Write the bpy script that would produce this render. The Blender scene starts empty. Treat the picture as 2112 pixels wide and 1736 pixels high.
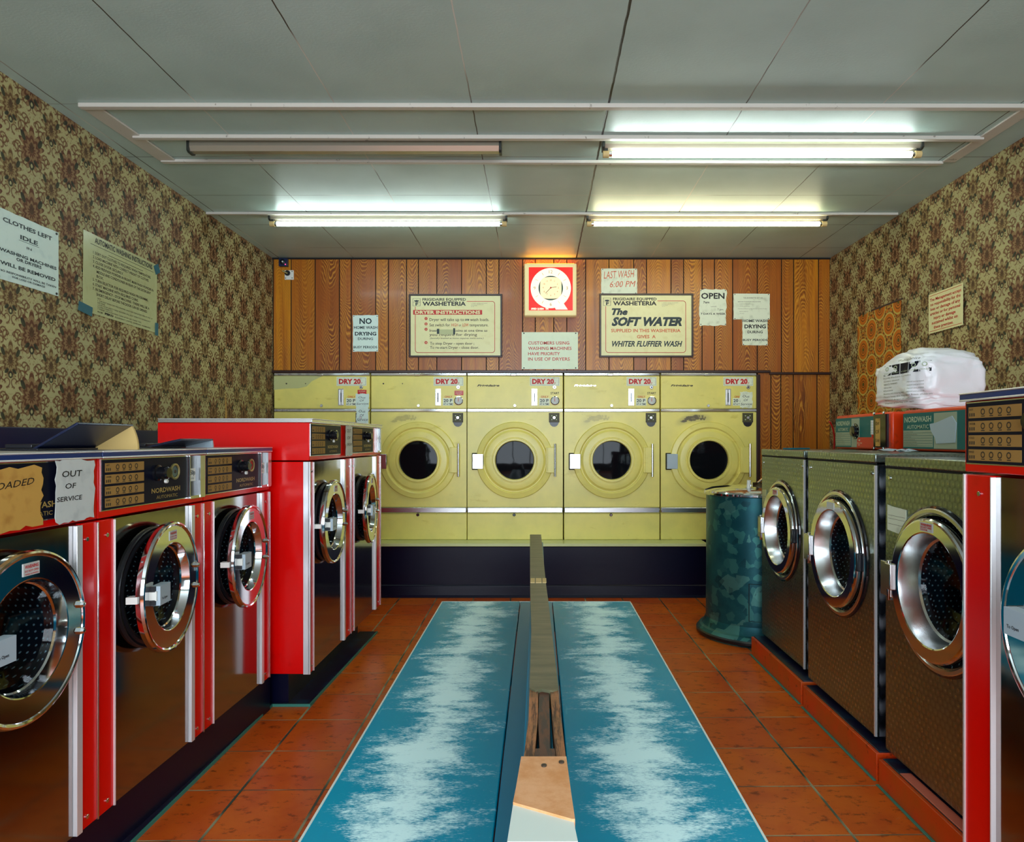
import bpy, math, random
from mathutils import Vector, Matrix
random.seed(7)
PI = math.pi
COL = bpy.context.scene.collection
EYE = 1.23          # camera height
F = 1420.0          # focal length in pixels of the 2112 wide frame

# ------------------------------------------------------------------ node helpers
class E:
    """a node socket with arithmetic"""
    def __init__(s, nt, v): s.nt = nt; s.v = v
    def _m(s, op, *a, clamp=False):
        n = s.nt.nodes.new('ShaderNodeMath'); n.operation = op; n.use_clamp = clamp
        for i, x in enumerate((s,) + a):
            x = x.v if isinstance(x, E) else x
            if isinstance(x, (int, float)): n.inputs[i].default_value = x
            else: s.nt.links.new(x, n.inputs[i])
        return E(s.nt, n.outputs[0])
    def __add__(s, o): return s._m('ADD', o)
    __radd__ = __add__
    def __mul__(s, o): return s._m('MULTIPLY', o)
    __rmul__ = __mul__
    def __sub__(s, o): return s._m('SUBTRACT', o)
    def __rsub__(s, o): return E(s.nt, o)._m('SUBTRACT', s)
    def __truediv__(s, o): return s._m('DIVIDE', o)
    def abs(s): return s._m('ABSOLUTE')
    def sin(s): return s._m('SINE')
    def cos(s): return s._m('COSINE')
    def frac(s): return s._m('FRACT')
    def floor(s): return s._m('FLOOR')
    def sqrt(s): return s._m('SQRT')
    def pow(s, o): return s._m('POWER', o)
    def max(s, o): return s._m('MAXIMUM', o)
    def min(s, o): return s._m('MINIMUM', o)
    def clamp(s): return s._m('ADD', 0.0, clamp=True)
    def atan2(s, o): return s._m('ARCTAN2', o)
    def step(s, a, b):
        """smooth 0..1 between a and b (a may exceed b)"""
        n = s.nt.nodes.new('ShaderNodeMapRange'); n.interpolation_type = 'SMOOTHSTEP'
        s.nt.links.new(s.v, n.inputs[0]); n.inputs[1].default_value = a; n.inputs[2].default_value = b
        if a > b:
            n.inputs[1].default_value = b; n.inputs[2].default_value = a
            n.inputs[3].default_value = 1; n.inputs[4].default_value = 0
        return E(s.nt, n.outputs[0])

class M:
    """material with a principled shader and short node helpers"""
    def __init__(s, name, color=(.8, .8, .8), rough=.5, metal=0.0, spec=.5, emit=0, emcol=None, alpha=1, coat=0, aniso=0):
        s.mat = bpy.data.materials.new(name); s.mat.use_nodes = True
        s.nt = s.mat.node_tree; s.b = s.nt.nodes['Principled BSDF']
        c = tuple(color) + (1,)
        s.b.inputs['Base Color'].default_value = c
        s.b.inputs['Roughness'].default_value = rough
        s.b.inputs['Metallic'].default_value = metal
        s.b.inputs['Specular IOR Level'].default_value = spec
        s.b.inputs['Coat Weight'].default_value = coat
        s.b.inputs['Coat Roughness'].default_value = .12
        if emit:
            s.b.inputs['Emission Strength'].default_value = emit
            s.b.inputs['Emission Color'].default_value = tuple(emcol or color) + (1,)
        s.mat.diffuse_color = c
    def new(s, t): return s.nt.nodes.new(t)
    def link(s, a, b): s.nt.links.new(a.v if isinstance(a, E) else a, b)
    def sep(s, sock):
        n = s.new('ShaderNodeSeparateXYZ'); s.link(sock, n.inputs[0])
        return E(s.nt, n.outputs[0]), E(s.nt, n.outputs[1]), E(s.nt, n.outputs[2])
    def obj(s):
        if not hasattr(s, '_o'):
            s._o = s.new('ShaderNodeTexCoord').outputs['Object']
        return s.sep(s._o)
    def pos(s): return s.sep(s.new('ShaderNodeNewGeometry').outputs['Position'])
    def uv(s): return s.sep(s.new('ShaderNodeUVMap').outputs[0])
    def vec(s, x, y, z=0.0):
        n = s.new('ShaderNodeCombineXYZ')
        for i, a in enumerate((x, y, z)):
            if isinstance(a, E): s.link(a, n.inputs[i])
            else: n.inputs[i].default_value = a
        return n.outputs[0]
    def noise(s, vec, scale=1.0, detail=3, rough=.5, w=None):
        n = s.new('ShaderNodeTexNoise')
        if w is not None:
            n.noise_dimensions = '4D'
            if isinstance(w, E): s.link(w, n.inputs['W'])
            else: n.inputs['W'].default_value = w
        s.link(vec, n.inputs['Vector']); n.inputs['Scale'].default_value = scale
        n.inputs['Detail'].default_value = detail; n.inputs['Roughness'].default_value = rough
        return E(s.nt, n.outputs[0])
    def voro(s, vec, scale=1.0, feat='F1', out='Distance', rnd=1.0):
        n = s.new('ShaderNodeTexVoronoi'); n.feature = feat
        s.link(vec, n.inputs['Vector']); n.inputs['Scale'].default_value = scale
        n.inputs['Randomness'].default_value = rnd
        return n.outputs[out] if out == 'Color' else E(s.nt, n.outputs[out])
    def mix(s, f, a, b):
        n = s.new('ShaderNodeMix'); n.data_type = 'RGBA'
        if isinstance(f, E): s.link(f, n.inputs[0])
        else: n.inputs[0].default_value = f
        for x, i in ((a, 6), (b, 7)):
            if isinstance(x, tuple): n.inputs[i].default_value = x + (1,)
            else: s.link(x, n.inputs[i])
        return n.outputs[2]
    def color(s, sock): s.link(sock, s.b.inputs['Base Color'])
    def rough(s, e): s.link(e, s.b.inputs['Roughness'])
    def bump(s, h, dist=.002, strength=.5):
        n = s.new('ShaderNodeBump'); s.link(h, n.inputs['Height'])
        n.inputs['Distance'].default_value = dist; n.inputs['Strength'].default_value = strength
        s.link(n.outputs[0], s.b.inputs['Normal'])

def rgb(r, g, b):
    """sRGB 0..255 to linear"""
    f = lambda c: (c/255/12.92) if c/255 <= .04045 else ((c/255+.055)/1.055)**2.4
    return (f(r), f(g), f(b))

MT = {}
def mk(name, *a, **k):
    m = M(name, *a, **k); MT[name] = m.mat; return m

# ------------------------------------------------------------------ materials
def red_mat():
    m = mk('red_paint', rgb(225, 0, 0), rough=.25, spec=.35)
    x, y, z = m.obj()
    n = m.noise(m.vec(x, y, z), 9, 4)
    m.color(m.mix(n.step(.62, .75)*.25, rgb(226, 2, 0), rgb(170, 6, 2)))
red_mat()
mk('red_plastic', rgb(200, 12, 8), rough=.35)
def orange_mat():
    m = mk('orange_enamel', rgb(228, 62, 8), rough=.35)
    x, y, z = m.obj(); n = m.noise(m.vec(x, y, z), 14, 4)
    m.color(m.mix(n.step(.6, .72)*.5, rgb(228, 62, 8), rgb(120, 40, 12)))
orange_mat()
def mirror_mat():
    m = mk('mirror_steel', (.34, .33, .32), rough=.1, metal=1)
    x, y, z = m.obj()
    n = m.noise(m.vec(x*60, y*60, z*1.5), 1, 3)
    m.rough(n*.07+.07)
    w = m.noise(m.vec(x, y, z*.5), 5, 1)
    m.bump(w, .006, .12)
mirror_mat()
def brushed_mat():
    m = mk('engine_turned_steel', (.50, .53, .50), rough=.3, metal=1)
    x, y, z = m.obj()
    u = x - y
    row = (z/.022).floor()
    fx = ((u/.026 + row*.5).frac() - .5); fz = ((z/.022).frac() - .5)
    r = (fx*fx + fz*fz*.6).sqrt()
    n = m.noise(m.vec(u, z, 0), 6, 3)
    m.color(m.mix((r*1.6).clamp(), (.34, .41, .37), (.20, .25, .23)))
    m.rough(n*.12 + .20 + r*.10)
    m.bump((r*7).sin()*.5 + n*.5, .0016, .2)
brushed_mat()
def lipsteel():
    m = mk('swirled_steel', (.34, .36, .40), rough=.3, metal=1)
    x, y, z = m.obj()
    a = ((z*60 + (y*70).sin()*1.4)*1.0).sin()
    m.color(m.mix(a.step(-.2, 1), (.24, .28, .36), (.8, .86, .96)))
    m.rough(a*.1+.3)
lipsteel()
mk('chrome', (.66, .68, .70), rough=.08, metal=1)
mk('satin_steel', (.66, .68, .68), rough=.24, metal=1)
mk('aluminium', (.86, .86, .88), rough=.3, metal=.55)
mk('brass', (.42, .38, .16), rough=.45, metal=.8)
mk('dull_olive', rgb(70, 68, 26), rough=.5)
mk('black_rubber', (.006, .006, .008), rough=.35)
mk('black_gloss', (.006, .006, .008), rough=.08)
mk('black_plastic', (.010, .011, .016), rough=.3)
mk('navy_plastic', rgb(14, 24, 54), rough=.25)
mk('blue_trim', rgb(22, 48, 104), rough=.2)
mk('pale_plastic', rgb(170, 186, 196), rough=.4)
mk('white_plastic', rgb(224, 224, 216), rough=.4)
mk('control_dark', rgb(10, 14, 32), rough=.45, spec=.15)
mk('control_green', rgb(26, 100, 98), rough=.45, spec=.2)
mk('control_grey', rgb(158, 166, 142), rough=.5, spec=.2)
mk('label_tan', rgb(160, 122, 66), rough=.5, spec=.15)
mk('label_ink', rgb(58, 46, 34), rough=.5)
mk('gold_ink', rgb(170, 142, 76), rough=.4)
mk('pale_ink', rgb(176, 190, 160), rough=.4)
mk('red_ink', rgb(196, 24, 20), rough=.5)
mk('orange_ink', rgb(208, 92, 44), rough=.5)
mk('black_ink', rgb(14, 14, 20), rough=.5)
mk('teal_ink', rgb(4, 38, 46), rough=.5)
mk('grey_ink', rgb(120, 118, 96), rough=.5)
mk('tape_teal', rgb(6, 100, 118), rough=.3)
mk('dial_glass', rgb(90, 110, 110), rough=.05)
mk('amber_glass', rgb(206, 174, 110), rough=.3)
mk('bare_wood_pale', rgb(206, 178, 120), rough=.6)
def paper(name, c, c2, gloss=.45):
    m = mk(name, c, rough=gloss)
    x, y, z = m.obj()
    n = m.noise(m.vec(x, y, z), 22, 4)
    m.color(m.mix(n.step(.5, .75)*.6, c, c2))
    m.bump(m.noise(m.vec(x, y, z), 14, 2), .004, .25)
paper('paper_white', rgb(228, 236, 212), rgb(188, 196, 170))
paper('paper_cool', rgb(216, 236, 226), rgb(196, 220, 214))
paper('paper_cream', rgb(232, 228, 172), rgb(220, 212, 150), .3)
paper('paper_buff', rgb(186, 192, 140), rgb(170, 172, 118), .3)
paper('paper_old', rgb(196, 150, 72), rgb(150, 96, 34))
paper('paper_note', rgb(200, 204, 200), rgb(170, 176, 176))
paper('board_enamel', rgb(228, 242, 214), rgb(220, 236, 206), .12)

def glass_mat():
    m = mk('door_glass', (.01, .012, .014), rough=.03)
    nt = m.nt; t = m.new('ShaderNodeBsdfTransparent'); t.inputs[0].default_value = (.8, .85, .88, 1)
    g = m.new('ShaderNodeBsdfGlossy'); g.inputs['Roughness'].default_value = .03
    lw = m.new('ShaderNodeLayerWeight'); lw.inputs[0].default_value = .25
    mx = m.new('ShaderNodeMixShader'); m.link(lw.outputs['Fresnel'], mx.inputs[0])
    m.link(t.outputs[0], mx.inputs[1]); m.link(g.outputs[0], mx.inputs[2])
    m.link(mx.outputs[0], nt.nodes['Material Output'].inputs[0])
glass_mat()
def pane_mat():
    m = mk('window_glass', (1, 1, 1))
    t = m.new('ShaderNodeBsdfTransparent'); g = m.new('ShaderNodeBsdfGlossy'); g.inputs['Roughness'].default_value = .02
    mx = m.new('ShaderNodeMixShader'); mx.inputs[0].default_value = .06
    m.link(t.outputs[0], mx.inputs[1]); m.link(g.outputs[0], mx.inputs[2])
    m.link(mx.outputs[0], m.nt.nodes['Material Output'].inputs[0])
pane_mat()
def drum_mat():
    m = mk('drum_steel', (.03, .035, .05), rough=.35, metal=.6)
    x, y, z = m.obj()
    x = x + y
    row = (z/.017).floor()
    fx = ((x/.02 + row*.5).frac() - .5)*.02; fz = ((z/.017).frac() - .5)*.017
    r = (fx*fx + fz*fz).sqrt()
    d = r.step(.0036, .0022)
    m.color(m.mix(d, (.02, .022, .04), (.55, .85, .95)))
drum_mat()
def dryer_mat(name, grime):
    m = mk(name, rgb(205, 198, 98), rough=.33)
    x, y, z = m.obj()
    v = m.vec(x, y, z)
    p = m.pos(); pv = m.vec(p[0], 0.0, p[2])
    big = m.noise(pv, 3.2, 5, .6)
    c = m.mix(big.step(.35, .7), rgb(238, 224, 118), rgb(222, 212, 114))
    sp = m.noise(pv, 55, 2, .6).step(.74, .78)
    c = m.mix(sp*.8, c, rgb(90, 76, 34))
    st = m.noise(m.vec(p[0]*2, 0.0, p[2]*5), 2.6, 4, .6).step(.60, .72)
    c = m.mix(st*.45, c, rgb(196, 176, 50))
    if grime:
        # scorched and scuffed arc above the door
        dx = x - .27; dz = z - 1.0
        r = (dx*dx + (dz*1.0)*dz).sqrt()
        n = m.noise(m.vec(x, z, 0.0), 20, 6, .7)
        env = ((x-.27)/.20).abs().step(1, 0.2) * ((z-.985 + (x-.27)*(x-.27)*1.2 - (x-.27)*.12)/.055).abs().step(1, .1)
        c = m.mix((env*n).step(.33, .43)*grime, c, rgb(58, 44, 26))
        c = m.mix((env).step(.05, .7)*.35*grime, c, rgb(150, 140, 96))
    m.color(c)
    m.bump(m.noise(v, 40, 2), .0008, .3)
dryer_mat('dryer_yellow', 0); dryer_mat('dryer_yellow_scuffed', .35); dryer_mat('dryer_yellow_burnt', 1)
mk('dryer_pale_patch', rgb(190, 192, 130), rough=.4)
mk('dryer_glass', (.004, .005, .007), rough=.05, spec=.12)
mk('plinth_navy', rgb(5, 6, 34), rough=.3, spec=.25)
mk('ledge_green', rgb(204, 214, 150), rough=.3)
mk('amber_light', rgb(255, 150, 30), emit=9, emcol=(1.0, .36, .03))

def wallpaper_mat():
    m = mk('damask_wallpaper', rough=.6, spec=.3)
    x, y, z = m.pos()
    W, H = .235, .262
    def cell(ou, ov):
        return (((y/W + ou).frac() - .5)*W).abs(), ((z/H + ov).frac() - .5)*H
    def ell(lx, lz, cx, cz, rx, rz, tilt=0.0):
        c, s = math.cos(tilt), math.sin(tilt)
        u = ((lx - cx)*c + (lz - cz)*s)/rx; v = ((lz - cz)*c - (lx - cx)*s)/rz
        return (u*u + v*v).sqrt()
    def palmette(lx, lz, k):
        """fan of feathered leaves, mirrored about its axis"""
        lz2 = lz + .022*k
        r = (lx*lx + lz2*lz2*.62).sqrt(); a = lx.atan2(lz2)
        lobes = ((a*5.5).cos().abs()).pow(1.6)
        edge = .040*k + lobes*.026*k + (lz2*1.0)*.10
        inside = (r - edge).step(.0015, -.0015)
        rib = ((r*(260/k) - lobes*2.6).sin()).step(-.25, .5)
        core = ell(lx, lz2, 0, .012*k, .011*k, .020*k).step(1.1, .9)
        return inside, rib, core
    def scroll(lx, lz, cx, cz, r0, t):
        dx = lx - cx; dz = lz - cz; r = (dx*dx + dz*dz).sqrt()
        a = dx.atan2(dz)
        return ((r - r0 - a*.0035).abs()).step(t, t*.35)
    A = cell(0, 0); B = cell(.5, .5)
    ground = m.mix(m.noise(m.vec(0.0, y, z), 2.0, 2).step(.3, .7), rgb(182, 172, 120), rgb(172, 166, 120))
    n = m.noise(m.vec(A[0], A[1], 3.3), 85, 2)
    n2 = m.noise(m.vec(B[0], B[1], 6.3), 70, 2)
    c = m.mix(n.step(.62, .66)*.75, ground, rgb(118, 84, 48))
    c = m.mix(n2.step(.60, .64)*.55, c, rgb(140, 112, 64))
    for lx, lz in (A, B):
        ln = None
        for q in ((.030, -.066, .022, .0056), (.052, .062, .018, .0052), (.074, -.030, .016, .0052), (.022, .092, .014, .0048), (.094, .030, .013, .0044)):
            s = scroll(lx, lz, *q); ln = s if ln is None else ln.max(s)
        c = m.mix(ln*.85, c, rgb(104, 62, 36))
    for (lx, lz), k, col, lt in ((A, 1.14, rgb(96, 56, 36), rgb(140, 110, 74)), (B, .94, rgb(102, 72, 42), rgb(148, 128, 84))):
        ins, rib, core = palmette(lx, lz, k)
        c = m.mix(ins, c, lt)
        c = m.mix(ins*rib*.95, c, col)
        c = m.mix(core*.8, c, rgb(70, 46, 28))
        g = ell(lx, lz, .043*k, .020*k, .010*k, .020*k, -.5).step(1.1, .85).max(ell(lx, lz, .022*k, -.062*k, .008*k, .015*k, .9).step(1.1, .85)).max(ell(lx, lz, 0, -.078*k, .013*k, .016*k).step(1.1, .85)*(ell(lx, lz, 0, -.078*k, .006*k, .008*k).step(.8, 1.1)))
        c = m.mix(g*.92, c, rgb(36, 44, 32))
    m.color(c)
wallpaper_mat()
def circles_mat():
    m = mk('retro_circle_wallpaper', rough=.55)
    x, y, z = m.pos()
    W, H = .245, .252
    def lat(ou, ov):
        lx = ((y/W + ou).frac() - .5)*W; lz = ((z/H + ov).frac() - .5)*H
        return (lx*lx + lz*lz).sqrt(), lx.abs(), lz
    a, b = lat(0, 0), lat(.5, .5)
    r = a[0].min(b[0])
    n = m.noise(m.vec(a[1], a[2], 2.0), 60, 2)
    base = m.mix(n.step(.42, .56), rgb(184, 152, 66), rgb(120, 56, 12))
    base = m.mix(m.noise(m.vec(a[1], a[2], 9.0), 44, 1).step(.55, .62), base, rgb(206, 118, 22))
    c = m.mix(r.step(.082, .078), base, rgb(196, 178, 88))
    ring = ((r*330).sin()).step(-.2, .6)
    c = m.mix(r.step(.072, .068), c, rgb(204, 112, 14))
    c = m.mix(r.step(.055, .05)*ring, c, rgb(130, 74, 12))
    c = m.mix(r.step(.016, .012), c, rgb(90, 84, 28))
    m.color(c)
circles_mat()

def plank_mat():
    m = mk('wood_plank', rough=.34, coat=.1)
    u, v, _ = m.uv()           # u across the plank in metres from its centre, v up in metres
    at = m.new('ShaderNodeAttribute'); at.attribute_name = 'rnd'
    r1, r2, r3 = m.sep(at.outputs['Color'])
    uu = u + (r2 - .5)*.07 + (m.noise(m.vec(v*1.1, r1*40, 0.0), 1.6, 1) - .5)*.05
    sgn = r3.step(.45, .55)*2 - 1
    # cathedral figure: stacked arches that steepen into straight grain at the edges
    wv = m.noise(m.vec(uu*14, v*7, r1*33), 1.0, 4, .6)
    ph = v*sgn*(r2*26 + 62) + (uu*uu*3400).min(uu.abs()*150) * (r3*.6 + .7) + wv*5
    ph = ph + m.noise(m.vec(v*3, r1*17, uu*9), 1.0, 2)*16
    cath = (m.noise(m.vec(uu*7, v*2.3, r1*71), 1.0, 2).step(.40, .62)*.85 + .1) * (uu.abs() + (m.noise(m.vec(v*3.5, r1*9, 4.0), 1.0, 2) - .5)*.04).step(.10, .045)
    line = (ph*2.6).sin()
    fine = m.noise(m.vec(u*260, v*4, r1*50), 1.0, 4, .6)
    broad = m.noise(m.vec(u*24, v*.9, r1*20), 1.0, 3)
    tone = m.mix(r1, rgb(140, 66, 4), rgb(212, 138, 14))
    c = m.mix(broad.step(.32, .68)*.7, tone, rgb(176, 92, 6))
    c = m.mix(broad.step(.55, .8)*.6, c, rgb(96, 42, 2))
    c = m.mix((fine.step(.42, .7))*.38, c, rgb(92, 40, 2))
    c = m.mix(line.step(.0, .9)*cath*.62, c, rgb(84, 34, 2))
    c = m.mix((line*-1).step(.3, 1.0)*cath*.5, c, rgb(232, 172, 60))
    m.color(c)
    m.bump(fine, .0008, .3)
plank_mat()
mk('dark_moulding', rgb(48, 20, 12), rough=.35)
mk('dark_gap', (.004, .003, .003), rough=.8)

def tile_mat():
    m = mk('terracotta_tiles', rough=.36, spec=.35)
    x, y, z = m.pos()
    a = .012
    X = x + y*a; Y = y - x*a*1.2
    TX, TY = .2886, .3045
    u = (X - 1.005)/TX; v = (Y - 2.437)/TY
    fu = (u.frac() - .5).abs(); fv = (v.frac() - .5).abs()
    gw = .0048
    e = m.noise(m.vec(x, y, 0.0), 60, 2)
    gx = ((.5 - fu)*TX + (e - .5)*.003).step(gw*1.25, gw*.7)
    gy = ((.5 - fv)*TY + (e - .5)*.003).step(gw*.9, gw*.5)
    cu = u.floor(); cv = v.floor()
    rn = m.noise(m.vec(cu*3.7, cv*5.3, 0.0), 1.0, 0)
    n = m.noise(m.vec(x + cu*.37, y*1.6, 0.0), 17, 7, .74)
    n2 = m.noise(m.vec(x, y, 3.0), 7, 4)
    c = m.mix(rn.step(.3, .7), rgb(200, 84, 16), rgb(214, 104, 24))
    c = m.mix(n2.step(.35, .75)*.6, c, rgb(182, 64, 16))
    c = m.mix(n.step(.54, .64)*.75, c, rgb(96, 34, 10))
    sc = m.noise(m.vec(x*3 + y*2, y*40 - x*30, 1.0), 1.2, 5, .7).step(.70, .74)
    c = m.mix(sc*.35, c, rgb(222, 150, 90))
    c = m.mix(gx.max(gy*.8), c, m.mix(m.noise(m.vec(x, y, 5.0), 4, 2).step(.4, .6), rgb(150, 150, 116), rgb(40, 66, 56)))
    m.color(c)
    m.rough(n*.2 + .26)
    m.bump(1.0 - gx.max(gy) + n*.15, .0015, .6)
tile_mat()
def curb_mat():
    m = mk('curb_tile', rough=.4)
    x, y, z = m.obj(); v = m.vec(x, y, z)
    n = m.noise(v, 26, 6, .7); n2 = m.noise(v, 6, 3)
    c = m.mix(n2.step(.35, .7), rgb(222, 66, 10), rgb(196, 84, 16))
    m.color(m.mix(n.step(.58, .7)*.7, c, rgb(70, 26, 10)))
curb_mat()
mk('pink_paint', rgb(214, 110, 88), rough=.5)
def dirty_dark():
    m = mk('coving_vinyl', rough=.3)
    x, y, z = m.pos(); n = m.noise(m.vec(x, y, z), 12, 5, .7)
    m.color(m.mix(n.step(.5, .68), rgb(22, 20, 44), rgb(24, 54, 78)))
dirty_dark()
mk('teal_sealant', rgb(52, 128, 112), rough=.5)

def ceiling_mat():
    m = mk('ceiling_board', rgb(168, 164, 152), rough=.42, spec=.45)
    x, y, z = m.pos()
    e = m.noise(m.vec(x, y, 0.0), 9, 2)
    xs = x + (e - .5)*.006; ys = y + (e - .5)*.006
    fx = (((xs - .311)/.604).frac() - .5).abs(); fy = (((ys - 3.035)/.5663).frac() - .5).abs()
    far = y.step(3.0, 3.06)
    gx = ((.5 - fx)*.604).step(.0035, .0018); gy = ((.5 - fy)*.5663).step(.0030, .0016)*far
    g = gx.max(gy)
    big = (xs - .311).abs().step(.006, .004)
    n = m.noise(m.vec(x, y, 0.0), 2.2, 4)
    c = m.mix(n.step(.3, .75), rgb(180, 202, 194), rgb(168, 190, 182))
    light = m.noise(m.vec(x, y, 8.0), 1.4, 1).step(.44, .56)
    c = m.mix(g, c, m.mix(light, rgb(66, 58, 48), rgb(206, 204, 192)))
    c = m.mix(big, c, rgb(40, 34, 28))
    m.color(c)
    em = m.noise(m.vec(x, y*1.6, 1.0), 85, 3)
    m.bump(em*.6 - g*.5, .0014, .6)
    m.rough(n*.15 + .33)
ceiling_mat()
def batten_mat():
    m = mk('batten_paint', rgb(196, 190, 180), rough=.32)
    x, y, z = m.pos(); n = m.noise(m.vec(x, y, z), 20, 4, .7)
    m.color(m.mix(n.step(.64, .7)*.7, rgb(200, 194, 182), rgb(110, 98, 84)))
batten_mat()

def bench_mat():
    m = mk('worn_blue_board', rough=.34, spec=.07)
    x, y, z = m.obj()       # x across the board from its worn centre, y along
    wv = m.noise(m.vec(0.0, y*1.0, 2.0), 2.6, 2)
    n1 = m.noise(m.vec(x*11, y*24, 0.0), 1.0, 7, .74)
    n2 = m.noise(m.vec(x*2.6, y*5, 4.0), 1.6, 4, .65)
    n3 = m.noise(m.vec(x*90, y*240, 4.0), 1.0, 3, .7)
    env = (x + (wv - .5)*.10).abs()
    s = 0.70 - env*3.6 + (n1 - .5)*1.35 + (n2 - .5)*1.5 + (n3 - .5)*.9
    mask = s.step(.22, .72)
    base = m.mix(m.noise(m.vec(x*3, y*.7, 0.0), 1.5, 2), rgb(0, 150, 176), rgb(0, 134, 172))
    c = m.mix(mask, base, rgb(220, 252, 252))
    sc = m.noise(m.vec(x*70, y*5, 7.0), 1.0, 4, .6).step(.68, .71)
    c = m.mix(sc*.35, c, rgb(90, 190, 200))
    m.color(c); m.rough(mask*.25 + .22)
bench_mat()
mk('blue_paint', rgb(0, 118, 150), rough=.3, spec=.16)
mk('white_edge', rgb(212, 222, 214), rough=.5)
def cap_mat():
    m = mk('grey_vinyl', rough=.4)
    x, y, z = m.obj(); n = m.noise(m.vec(x*6, y*30, 0.0), 1.0, 5, .6)
    m.color(m.mix(n.step(.3, .75), rgb(74, 76, 56), rgb(112, 106, 80)))
    m.bump(n, .002, .4)
cap_mat()
def barewood():
    m = mk('weathered_wood', rough=.6)
    x, y, z = m.obj(); n = m.noise(m.vec(x*120, y*6, z*120), 1.0, 6, .75); b = m.noise(m.vec(x*20, y*12, 0.0), 1.0, 5, .7)
    c = m.mix(b.step(.35, .7), rgb(176, 112, 70), rgb(120, 84, 48))
    c = m.mix(n.step(.48, .58)*.85, c, rgb(44, 24, 16))
    m.color(c); m.bump(n, .002, .6)
    m2 = mk('dark_varnished_wood', rough=.4)
    x, y, z = m2.obj(); n = m2.noise(m2.vec(x*80, y*14, z*60), 1.0, 5, .7)
    m2.color(m2.mix(n.step(.45, .6), rgb(80, 38, 24), rgb(30, 18, 26)))
    m3 = mk('peach_board', rough=.45)
    x, y, z = m3.obj(); n = m3.noise(m3.vec(x, y, z), 16, 5, .7)
    c = m3.mix(n.step(.35, .7), rgb(226, 166, 120), rgb(206, 136, 78))
    m3.color(c)
barewood()
def galv():
    m = mk('galvanised_metal', rough=.34, metal=.55)
    x, y, z = m.obj(); v = m.vec(x, y, z)
    n = m.noise(v, 6, 5, .65); wv = m.vec(x + n*.05, y + n*.05, z + n*.06)
    k = m.voro(wv, 24, out='Color'); k1 = m.sep(k)[0]
    k2 = m.voro(wv, 11, out='Color'); k3 = m.sep(k2)[0]
    c = m.mix(n.step(.35, .7), rgb(16, 78, 88), rgb(30, 100, 104))
    c = m.mix(k1.step(.82, .9)*.55, c, rgb(70, 140, 130))
    c = m.mix(k3.step(.82, .86)*.5, c, rgb(96, 156, 144))
    c = m.mix((k1*n).step(.05, .0)*.5, c, rgb(6, 42, 52))
    m.color(c); m.rough(n*.3 + .25)
galv()
def bagm():
    m = mk('clear_bag_white_duvet', rgb(240, 240, 242), rough=.35, coat=.2)
    x, y, z = m.obj()
    n = m.noise(m.vec(x, y, z), 7, 4, .6)
    m.bump(n, .012, .4)
    m.b.inputs['Subsurface Weight'].default_value = .0
bagm()
mk('clock_face', rgb(255, 244, 220), rough=.3, emit=.5, emcol=rgb(255, 236, 200))
mk('clock_red', rgb(230, 20, 5), rough=.3, emit=.35, emcol=rgb(235, 22, 4))
mk('clock_case', rgb(240, 226, 170), rough=.3, emit=.12, emcol=rgb(255, 226, 150))
mk('clock_dial', rgb(246, 230, 190), rough=.3, emit=.42, emcol=rgb(255, 220, 160))
mk('clock_teal', rgb(10, 74, 76), rough=.3)
mk('clock_mark', rgb(150, 112, 60), rough=.3)
mk('tube_cool', (1, 1, 1), emit=20, emcol=(.80, 1.0, .97))
mk('tube_white', (1, 1, 1), emit=24, emcol=(.86, 1.0, .96))
mk('tube_warm', (1, 1, 1), emit=20, emcol=(1.0, .95, .58))
mk('fixture_metal', rgb(176, 168, 150), rough=.25, metal=.6)
mk('fixture_dark', rgb(40, 44, 40), rough=.4)
mk('red_cable', rgb(170, 14, 14), rough=.4)
mk('wall_paint', rgb(150, 146, 130), rough=.6)
mk('cabinet_blue', rgb(14, 30, 66), rough=.35)
mk('led_red', (1, .05, .2), emit=2, emcol=(1, .05, .2))

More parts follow.
